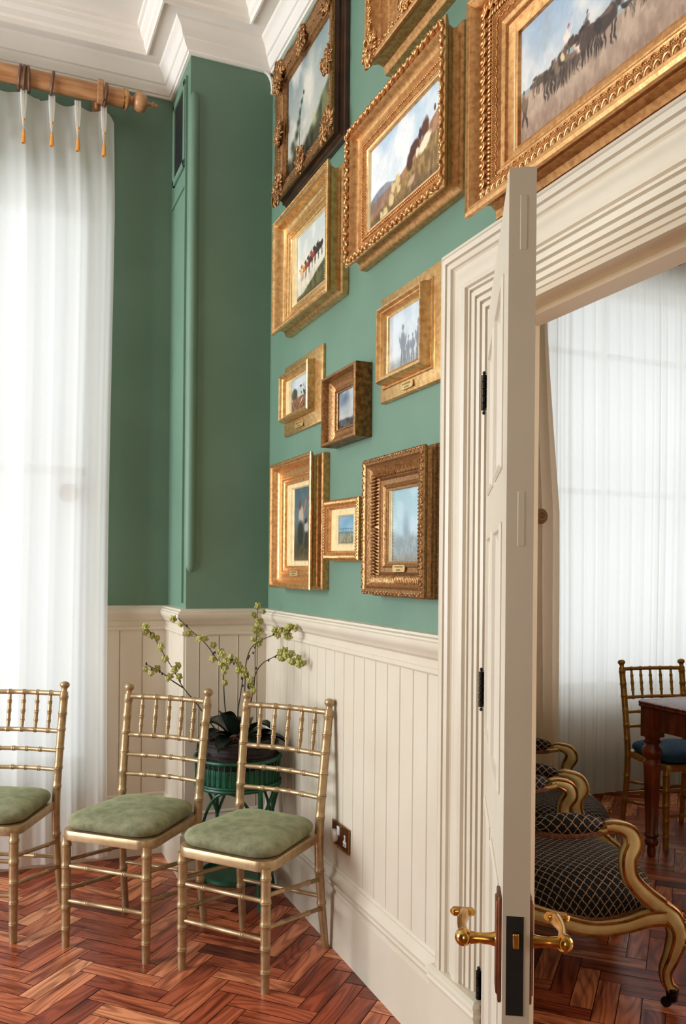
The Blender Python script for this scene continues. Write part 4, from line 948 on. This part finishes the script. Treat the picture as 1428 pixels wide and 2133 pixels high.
OZ = .585
orch = empty('potted_orchid', (SX, SY, .509)); tag(orch, 'yellow-green orchid with dark leaves in a twig bowl on the green stand', 'orchid')
oM = Matrix.Translation((-SX, -SY, -.509))
r = random.Random(4)
mb = MB()
mb.lathe([(.0,.0),(.10,.0),(.140,.03),(.160,.08),(.164,.14),(.158,.175),(.145,.185),(.12,.17),(.0,.165)], (0,0,0), (0,0,1), 32)
for i in range(120):
    z = .03+.155*r.random(); R = .136+.032*min(1,z/.08)+r.uniform(-.004,.010); a0 = r.uniform(0,2*PI); da = r.uniform(.5,1.4); dz = r.uniform(-.018,.018)
    mb.tube([((R+.004*math.sin(9*q+i))*math.cos(a0+da*q),(R+.004*math.sin(9*q+i))*math.sin(a0+da*q),z+dz*q) for q in [k/6 for k in range(7)]], r.uniform(.0018,.0034), 5)
mb.build('twig_bowl', M['twig'], orch)
mb = MB()
for i in range(150):
    a = r.uniform(0,2*PI); R = .145*math.sqrt(r.random()); mb.ball((R*math.cos(a),R*math.sin(a),.168+r.uniform(0,.012)), (.016,.010,.008), seg=6, rng=4)
mb.build('moss', M['twig'], orch)
def leaf(mb, base, direc, L, W_, lift, droop):
    d = Vector(direc).normalized(); side = Vector((-d.y, d.x, 0)); top = []; bot = []
    n = 12; rings = []
    for i in range(n+1):
        t = i/n; p = Vector(base)+d*(L*t)+Vector((0,0,lift*math.sin(t*PI*.62)-droop*t*t)); w2 = 1.2*W_*math.sin(PI*min(1,.06+t*.94))**.5
        k = .16*w2*6*0+.012
        rings.append([p-side*w2+Vector((0,0,k)), p-side*w2*.5+Vector((0,0,k*.4)), p, p+side*w2*.5+Vector((0,0,k*.4)), p+side*w2+Vector((0,0,k)), p+side*w2*.5+Vector((0,0,k*.4-.0022)), p+Vector((0,0,-.0035)), p-side*w2*.5+Vector((0,0,k*.4-.0022))])
    mb.loop_sweep(rings)
for a, L, W_, lift, dr in ((200,.17,.036,.10,.05),(170,.15,.032,.13,.02),(230,.19,.034,.07,.06),(280,.17,.036,.08,.07),(310,.15,.034,.13,.02),(10,.17,.034,.09,.07),(340,.2,.032,.06,.05),(120,.15,.034,.12,.01),(60,.16,.034,.11,.02),(255,.12,.038,.16,.0),(215,.10,.036,.18,.0)):
    mb = MB(); a = math.radians(a); leaf(mb, (.02*math.cos(a),.02*math.sin(a),.172), (math.cos(a),math.sin(a),0), L*.95, W_, lift*.72, dr); mb.build('leaf', M['leaf'], orch)
mb = MB()
for i in range(14):
    a0 = r.uniform(3.4,5.0); p = Vector((.06*math.cos(a0),.08*math.sin(a0)-.03,.19)); pts = [p.copy()]
    for k in range(7): p = p+Vector((r.uniform(-.018,.018),r.uniform(-.018,.010),r.uniform(-.014,.014))); pts.append(p.copy())
    mb.tube(pts, .0016, 5)
mb.build('aerial_roots', noise_mat('pink_brown_root', (128,92,82), (96,64,56), 30, .6), orch)
stems = dict(
 a=[(1.0,3.55,.64),(.93,3.56,.70),(.874,3.558,.77),(.82,3.55,.846),(.761,3.544,.917),(.716,3.532,.995),(.671,3.52,1.067),(.627,3.508,1.139),(.586,3.494,1.189)],
 a2=[(.758,3.531,.919),(.704,3.507,.956),(.663,3.477,.989),(.598,3.457,1.028)],
 b=[(.98,3.54,.64),(.955,3.535,.73),(.938,3.531,.821),(.927,3.514,.903),(.916,3.497,.991),(.877,3.492,1.057),(.832,3.489,1.115),(.776,3.491,1.165),(.726,3.49,1.214)],
 b2=[(.916,3.497,.991),(.916,3.481,1.036),(.9,3.472,1.072)],
 c=[(1.0,3.54,.64),(.995,3.53,.73),(.989,3.51,.815),(.989,3.473,.892),(.987,3.437,.967),(.971,3.407,1.01),(.941,3.383,1.034),(.906,3.361,1.052)],
 d=[(1.02,3.53,.64),(1.03,3.51,.76),(1.051,3.506,.884),(1.072,3.541,.951),(1.083,3.579,1.057),(1.1,3.615,1.143),(1.115,3.653,1.238)],
 e=[(1.03,3.53,.64),(1.04,3.52,.76),(1.048,3.507,.884),(1.054,3.47,.975),(1.071,3.429,1.022),(1.094,3.385,1.047),(1.129,3.336,1.071),(1.15,3.287,1.054),(1.165,3.236,1.02)],
 f=[(1.01,3.53,.64),(1.012,3.51,.80),(1.015,3.499,.923),(1.011,3.475,1.012),(1.023,3.444,1.085),(1.058,3.403,1.123),(1.099,3.36,1.147),(1.15,3.311,1.167)],
 g=[(.995,3.464,.964),(1.004,3.425,.982),(.998,3.391,.958),(.985,3.36,.935)])
def smooth_path(P, n=5):
    out = []
    for i in range(len(P)-1):
        p0, p1, p2, p3 = P[max(i-1,0)], P[i], P[i+1], P[min(i+2,len(P)-1)]
        for k in range(n):
            t = k/n; out.append(Vector([.5*(2*p1[q]+(p2[q]-p0[q])*t+(2*p0[q]-5*p1[q]+4*p2[q]-p3[q])*t*t+(3*p1[q]-p0[q]-3*p2[q]+p3[q])*t**3) for q in range(3)]))
    out.append(Vector(P[-1])); return out
def petal(mb, c, nrm, u, L, W_):
    v = nrm.cross(u); rings = []
    for i in range(6):
        t = i/5; w2 = W_*math.sin(PI*min(.98,.12+t*.82))**.75; p = c+u*(L*t)+nrm*(.004*math.sin(t*PI)-.003*t)
        rings.append([p-v*w2+nrm*.002, p, p+v*w2+nrm*.002, p-nrm*.0012])
    mb.loop_sweep(rings)
flw = dict(a=(5,8,1),a2=(3,3,1),b=(4,8,1),b2=(2,2,1),c=(5,7,1),d=(5,6,1),e=(6,8,1),f=(7,7,1),g=(2,3,1))
for k, P in stems.items():
    sp = smooth_path(P); mb = MB(); n_s = len(sp); mb.tube([oM @ p for p in sp], [.0030-.0016*i/n_s for i in range(n_s)], 7); sto = mb.build('flower_stem', M['stem'], orch)
    pm = MB(); bd = MB(); start, end, _ = flw[k]
    dens = 14 if k in ('d','e','f') else 10
    i0 = int(n_s*(start/len(P))) if k not in ('a2','g','b2') else n_s//2
    for j in range(dens if k not in ('a2','g','b2') else 5):
        q = sp[min(n_s-1, i0 + int((n_s-1-i0)*j/max(1,(dens-1) if k not in ('a2','g','b2') else 4)))]
        sz = r.uniform(.0115,.0165); c = oM @ (q + Vector((r.uniform(-.024,.024), r.uniform(-.026,.006), r.uniform(-.022,.022))))
        nr = Vector((r.uniform(-.9,.5), -1, r.uniform(-.5,.5))).normalized(); u = nr.cross(Vector((0,0,1))).normalized(); v = nr.cross(u)
        bd.tube([oM @ q, c], .0010, 4)
        for m_ in range(5):
            a = 2*PI*m_/5+PI/2+r.uniform(-.2,.2); d_ = (u*math.cos(a)+v*math.sin(a)+nr*.25).normalized(); petal(pm, c, nr, (d_-nr*d_.dot(nr)*.4).normalized(), sz*1.15, sz*.5)
        pm.ball(c+nr*.005, (.0045,.0045,.006), seg=6, rng=4)
    for j in range(4):
        q = sp[min(n_s-1, int(n_s*r.uniform(.45,1)))]; c = oM @ (q + Vector((r.uniform(-.012,.012), -.006, r.uniform(-.012,.012)))); bd.ball(c, (.0042,.0042,.0065), seg=7, rng=5); bd.tube([oM @ q, c], .001, 4)
    pm.build('blossoms', M['petal'], orch, angle=180); bd.build('buds', M['bud'], orch)

# ------------------------------------------------------------------ far room
pl2 = [3.02, 3.10, 3.19, 3.28, 3.38, 3.47, 3.57, 3.66, 3.75, 3.85, 3.94, 3.99, 4.04, 4.12, 4.20, 4.29, 4.38, 4.47, 4.56, 4.65, 4.75, 4.85]
c2 = curtain('voile_curtain', 3.06, 4.95, .03, 3.62, 4.29, pl2, M['sheer'], 9, amp=.018)
tag(c2, 'white voile curtain falling to the floor across the far room window', 'curtain')
for x in (3.85, 3.99, 4.04, 4.12, 4.20): tassel(c2, x, 4.235, 3.455, .07)
# cream drape gathered at the side of the window, drawn in at its holdback
mb = MB(); rings = []
for i in range(50):
    t = i/49; z = 3.60-3.56*t
    if z > 1.80: q = (3.60-z)/1.80; xr = 3.06+.115*q**1.6; 
    else: xr = 3.175+.02*(1.80-z)/1.8
    xl = 2.72 + .05*math.sin(min(1,(3.6-z)/1.8)*PI/2)
    rings.append([(xl+(xr-xl)*k/60, 4.235-.022*math.sin(2*PI*(k/60)*6+.5*math.sin(z))-.01*math.sin(2*PI*k/60*2+z), z) for k in range(61)])
mb.loop_sweep(rings, closed_ring=False, caps=False)
tag(mb.build('side_drape', M['drape'], angle=180, recalc=False), 'narrow cream drape gathered at the window side behind the open door', 'curtain')
holdback((3.036,FY,1.751), (0,-1,0), 'round turned brown holdback beside the far room window', M['rod'], .118)

ch4 = chiavari('bright gold bamboo-turned chair with blue seat tucked behind the mahogany table', (3.41, 3.52, 0), math.radians(-10), M['chair2'], M['blue_velvet'], None)

# mahogany table
TX, TY = 3.01, 3.375
tb = empty('dining_table', (TX, TY, 0)); tag(tb, 'dark mahogany table with turned legs in the far room', 'table')
LX, LY = 1.15, 2.0
mb = MB(); out = [(.03,0),(LX-.03,0),(LX,-.03),(LX,-LY+.03),(LX-.03,-LY),(.03,-LY),(0,-LY+.03),(0,-.03)]
def inset(o, g):
    cx_, cy_ = LX/2, -LY/2; return [(x+(g if x < cx_ else -g), y+(-g if y > cy_ else g)) for x, y in o]
mb.loop_sweep([[(x,y,z) for x,y in inset(out,g)] for g, z in ((.012,.748),(.003,.752),(0,.758),(.002,.764),(0,.768),(0,.776),(.004,.780))]); mb.build('table_top', M['mahogany'], tb)
mb = MB(); mb.box((.045,-.05,.635),(.065,-LY+.05,.749)); mb.box((LX-.065,-.05,.635),(LX-.045,-LY+.05,.749)); mb.box((.05,-.065,.635),(LX-.05,-.045,.749)); mb.box((.05,-LY+.045,.635),(LX-.05,-LY+.065,.749)); mb.build('apron', M['mahogany'], tb, smooth=False)
for lx, ly in ((.062,-.062),(LX-.062,-.062),(.062,-LY+.062),(LX-.062,-LY+.062)):
    mb = MB(); mb.box((lx-.040,ly-.040,.60),(lx+.040,ly+.040,.748))
    mb.lathe([(.012,.0),(.020,.004),(.022,.035),(.018,.05),(.030,.062),(.034,.075),(.030,.086),(.024,.094),(.034,.104),(.036,.112),(.029,.12),(.036,.30),(.042,.46),(.043,.475),(.036,.482),(.032,.49),(.044,.500),(.050,.52),(.046,.545),(.034,.556),(.031,.565),(.042,.574),(.044,.584),(.036,.590),(.038,.602)], (lx,ly,0), (0,0,1), 24)
    mb.build('table_leg', M['mahogany'], tb, angle=50)

# carved armchairs
def grid_mesh(name, fn, nu, nv, mat, parent, uvf, closed_u=False):
    vs_ = [fn(i/nu, j/nv) for j in range(nv+1) for i in range(nu+1)]
    fs = []; uvs = []
    for j in range(nv):
        for i in range(nu):
            a = j*(nu+1)+i; q = (a, a+1, a+nu+2, a+nu+1); fs.append(q)
            for (ii, jj) in ((i,j),(i+1,j),(i+1,j+1),(i,j+1)): uvs.append(uvf(ii/nu, jj/nv))
    me = bpy.data.meshes.new(name); me.from_pydata(vs_, [], fs); me.update(); me.materials.append(mat); me.shade_smooth()
    ul = me.uv_layers.new(name='cloth'); ul.data.foreach_set('uv', np.array(uvs, dtype=np.float32).ravel())
    o = bpy.data.objects.new(name, me); COL.objects.link(o); o.parent = parent; return o
def armchair(label, loc, rz):
    e = empty('carved_armchair', loc, rz); tag(e, label, 'armchair', 'carved cream and gilt armchairs in trellis cloth')
    # frame members: cream body plus gilt beads riding on both edges
    def member(name, P, r1, up, bead=True, n=5):
        sp = smooth_path(P, n); m_ = len(sp); rad = []
        for i in range(m_):
            q = i/(m_-1)*(len(r1)-1); a = int(min(q, len(r1)-2)); t = q-a; rad.append([r1[a][k]*(1-t)+r1[a+1][k]*t for k in (0,1)])
        mb = MB(); mb.tube(sp, rad, 14, up=up); o = mb.build(name, M['cream_gilt'], e)
        if bead:
            g = MB(); U = Vector(up)
            for sg in (-1, 1):
                for sb in (-1, 1):
                    pts = []
                    for i in range(m_):
                        t = (sp[min(i+1,m_-1)]-sp[max(i-1,0)]).normalized(); a = (U-t*U.dot(t)).normalized(); b = t.cross(a)
                        pts.append(sp[i]+a*rad[i][0]*.74*sg+b*rad[i][1]*.74*sb)
                    g.tube(pts, .0050, 6)
            g.build('gilt_edging', M['gilt_edge'], o)
        return o
    fy = -.27
    for s in (-1, 1):
        X = s*.28
        # front leg with castor
        member('front_leg', [(X*.97,fy+.03,.33),(X*1.0,fy-.005,.30),(X*1.04,fy-.022,.25),(X*1.02,fy-.008,.18),(X*.98,fy+.008,.12),(X*.97,fy-.002,.075),(X*.99,fy-.022,.055)], [(.030,.030),(.036,.034),(.034,.030),(.025,.022),(.018,.017),(.016,.016),(.019,.018)], (1,0,0))
        mb = MB(); mb.lathe([(.012,.02),(.017,.024),(.020,.050),(.022,.062),(.016,.066)], (X*.985,fy-.014,0), (0,0,1), 16); mb.lathe([(.004,-.008),(.016,-.007),(.0185,0),(.016,.007),(.004,.008)], (X*.975,fy+.004,.0185), (1,0,.1), 18); mb.build('castor', M['iron'], e)
        mb = MB(); c0 = Vector((X*1.04,fy-.04,.265)); rr2 = random.Random(3)
        for i in range(26): mb.ball(c0+Vector((rr2.uniform(-.022,.022),rr2.uniform(-.010,.012),rr2.uniform(-.05,.05))), (.011,.008,.007), seg=6, rng=4)
        scroll_pts = [(c0.x+.02*math.cos(a), c0.y-.006, c0.z+.04+.015*math.sin(a)) for a in [q*.5 for q in range(12)]]; mb.tube(scroll_pts, .004, 5)
        mb.build('carved_knee', M['gilt_edge'], e)
        # back leg
        member('back_leg', [(s*.235,.24,.36),(s*.235,.255,.25),(s*.232,.27,.12),(s*.228,.295,.0)], [(.026,.026),(.024,.024),(.020,.020),(.017,.017)], (1,0,0), False)
        # side rail, shaped
        member('side_rail', [(s*.235,.24,.325),(s*.262,.13,.300),(s*.278,.0,.268),(s*.284,-.11,.275),(s*.286,-.20,.300),(s*.282,-.262,.300)], [(.022,.030),(.020,.026),(.018,.026),(.018,.024),(.022,.028),(.028,.030)], (1,0,0))
        # arm support
        member('arm_support', [(s*.280,-.235,.335),(s*.290,-.175,.385),(s*.300,-.128,.44),(s*.300,-.120,.50),(s*.292,-.140,.545),(s*.286,-.128,.580),(s*.280,-.085,.598),(s*.276,-.055,.597)], [(.022,.033),(.021,.030),(.021,.027),(.021,.028),(.022,.033),(.022,.027),(.022,.018),(.021,.015)], (1,0,0))
        member('arm_rail', [(s*.276,-.075,.590),(s*.270,.0,.580),(s*.260,.12,.582),(s*.245,.235,.61)], [(.020,.013),(.019,.013),(.018,.014),(.017,.016)], (1,0,0))
        # padded arm
        L = .235; 
        def pad(u, v, s=s):
            y = -.048+L*u; a = 2*PI*v; w2 = math.sin(PI*min(.995,max(.005,u)))**.42; rx_ = .037*w2; rz_ = .040*w2
            return (s*(.274-.012*u)+rx_*math.cos(a), y, .602-.004*math.sin(PI*u)+rz_*math.sin(a))
        grid_mesh('arm_pad', pad, 28, 20, M['lattice'], e, lambda u, v: (u*L, v*.20))
        mb = MB(); mb.tube([(s*(.274-.012*u)+sg*.030*math.sin(PI*u)**.3, -.048+L*u, .578-.006*math.sin(PI*u)) for sg, us in ((1,[i/14 for i in range(1,14)]),(-1,[1-i/14 for i in range(1,14)])) for u in us], .009, 6, closed=True); mb.build('arm_braid', M['braid'], e)
    # front rail
    member('front_rail', [(-.27,-.262,.300),(-.20,-.278,.292),(-.10,-.292,.268),(0,-.296,.275),(.10,-.292,.268),(.20,-.278,.292),(.27,-.262,.300)], [(.018,.028),(.018,.026),(.018,.024),(.018,.030),(.018,.024),(.018,.026),(.018,.028)], (0,1,0))
    member('back_rail', [(-.235,.24,.325),(0,.262,.32),(.235,.24,.325)], [(.02,.028)]*3, (0,1,0), False)
    # seat
    def rim(a):
        c, s_ = math.cos(a), math.sin(a); p = 3.4; k = (abs(c)**p+abs(s_)**p)**(-1/p); x = .272*c*k; y = .262*s_*k-.012
        if y > 0: x *= 1-.13*y/.25
        if y < 0: y *= 1+.06*(1-(x/.27)**2)
        return x, y
    def seat(u, v):
        a = 2*PI*u; x, y = rim(a); t = v; k = math.cos(t*PI/2)**.40 if t < .999 else 0.0; h = math.sin(t*PI/2)**1.0
        dip = .032*abs(math.cos(a))**2*(abs(x)/.272)*(1-t)*0
        z0_ = .318 - .028*math.exp(-((y+.03)/.13)**2)*(abs(x)/.27)**4
        return (x*k, -.0+y*k, z0_ + (.118-(.318-z0_)*-1)*h)
    arc = [0.0]
    for q in range(26, 0, -1):
        k1 = math.cos(q/26*PI/2)**.40 if q < 26 else 0; k0 = math.cos((q-1)/26*PI/2)**.40; arc.append(arc[-1]+math.hypot(.26*(k0-k1), .12*(math.sin(q/26*PI/2)-math.sin((q-1)/26*PI/2))))
    arc = arc[::-1]
    o = grid_mesh('seat_cushion', seat, 96, 26, M['lattice'], e, lambda u, v: tuple(q/.26*arc[int(round(v*26))] for q in rim(2*PI*u)))
    mb = MB(); pts = []
    for i in range(72):
        x, y = rim(2*PI*i/72); pts.append((x*1.012, y*1.012, .320 - .028*math.exp(-((y+.03)/.13)**2)*(abs(x)/.27)**4))
    mb.tube(pts, .0085, 6, closed=True); mb.build('seat_braid', M['braid'], e)
    # back: oval frame and upholstered panel
    cb = Vector((0,.262,.68)); lean = .16
    ov = [(.245*math.copysign(abs(math.cos(a))**.8,math.cos(a)), 0, .265*math.copysign(abs(math.sin(a))**.8,math.sin(a))) for a in [2*PI*i/48 for i in range(48)]]
    ovp = [(x, cb.y+(z+.265)*lean, cb.z+z) for x, _, z in ov]
    mb = MB(); mb.tube(ovp, [(.024,.020)]*48, 12, up=(0,1,0), closed=True); bf = mb.build('back_frame', M['cream_gilt'], e)
    mb = MB(); mb.tube([(x*.93, y-.016, cb.z+(z-cb.z)*.93) for x, y, z in ovp], .005, 6, closed=True); mb.tube([(x*1.05, y-.012, cb.z+(z-cb.z)*1.05) for x, y, z in ovp], .005, 6, closed=True); mb.build('gilt_edging', M['gilt_edge'], bf)
    def bk(u, v):
        a = 2*PI*u; c, s_ = math.cos(a), math.sin(a); k = math.cos(v*PI/2)**.5 if v < .999 else 0; x = .225*math.copysign(abs(c)**.8,c)*k; z = .245*math.copysign(abs(s_)**.8,s_)*k
        return (x, cb.y+(z+.265)*lean-.012-.04*math.sin(v*PI/2), cb.z+z)
    grid_mesh('back_cushion', bk, 48, 14, M['lattice'], e, lambda u, v: (.25*math.cos(2*PI*u)*(1-v), .28*math.sin(2*PI*u)*(1-v)))
    mb = MB(); mb.box((-.23,.262,.34),(.23,.30,.43)); mb.build('back_lower_rail', M['cream_gilt'], e, bevel=.008)
    return e
armchair('nearest carved cream and gilt armchair in black trellis cloth, leg on a castor', (1.887, 2.485, 0), math.radians(72))
armchair('farther carved cream and gilt armchair in black trellis cloth, behind the nearest one', (2.26, 3.10, 0), math.radians(56))
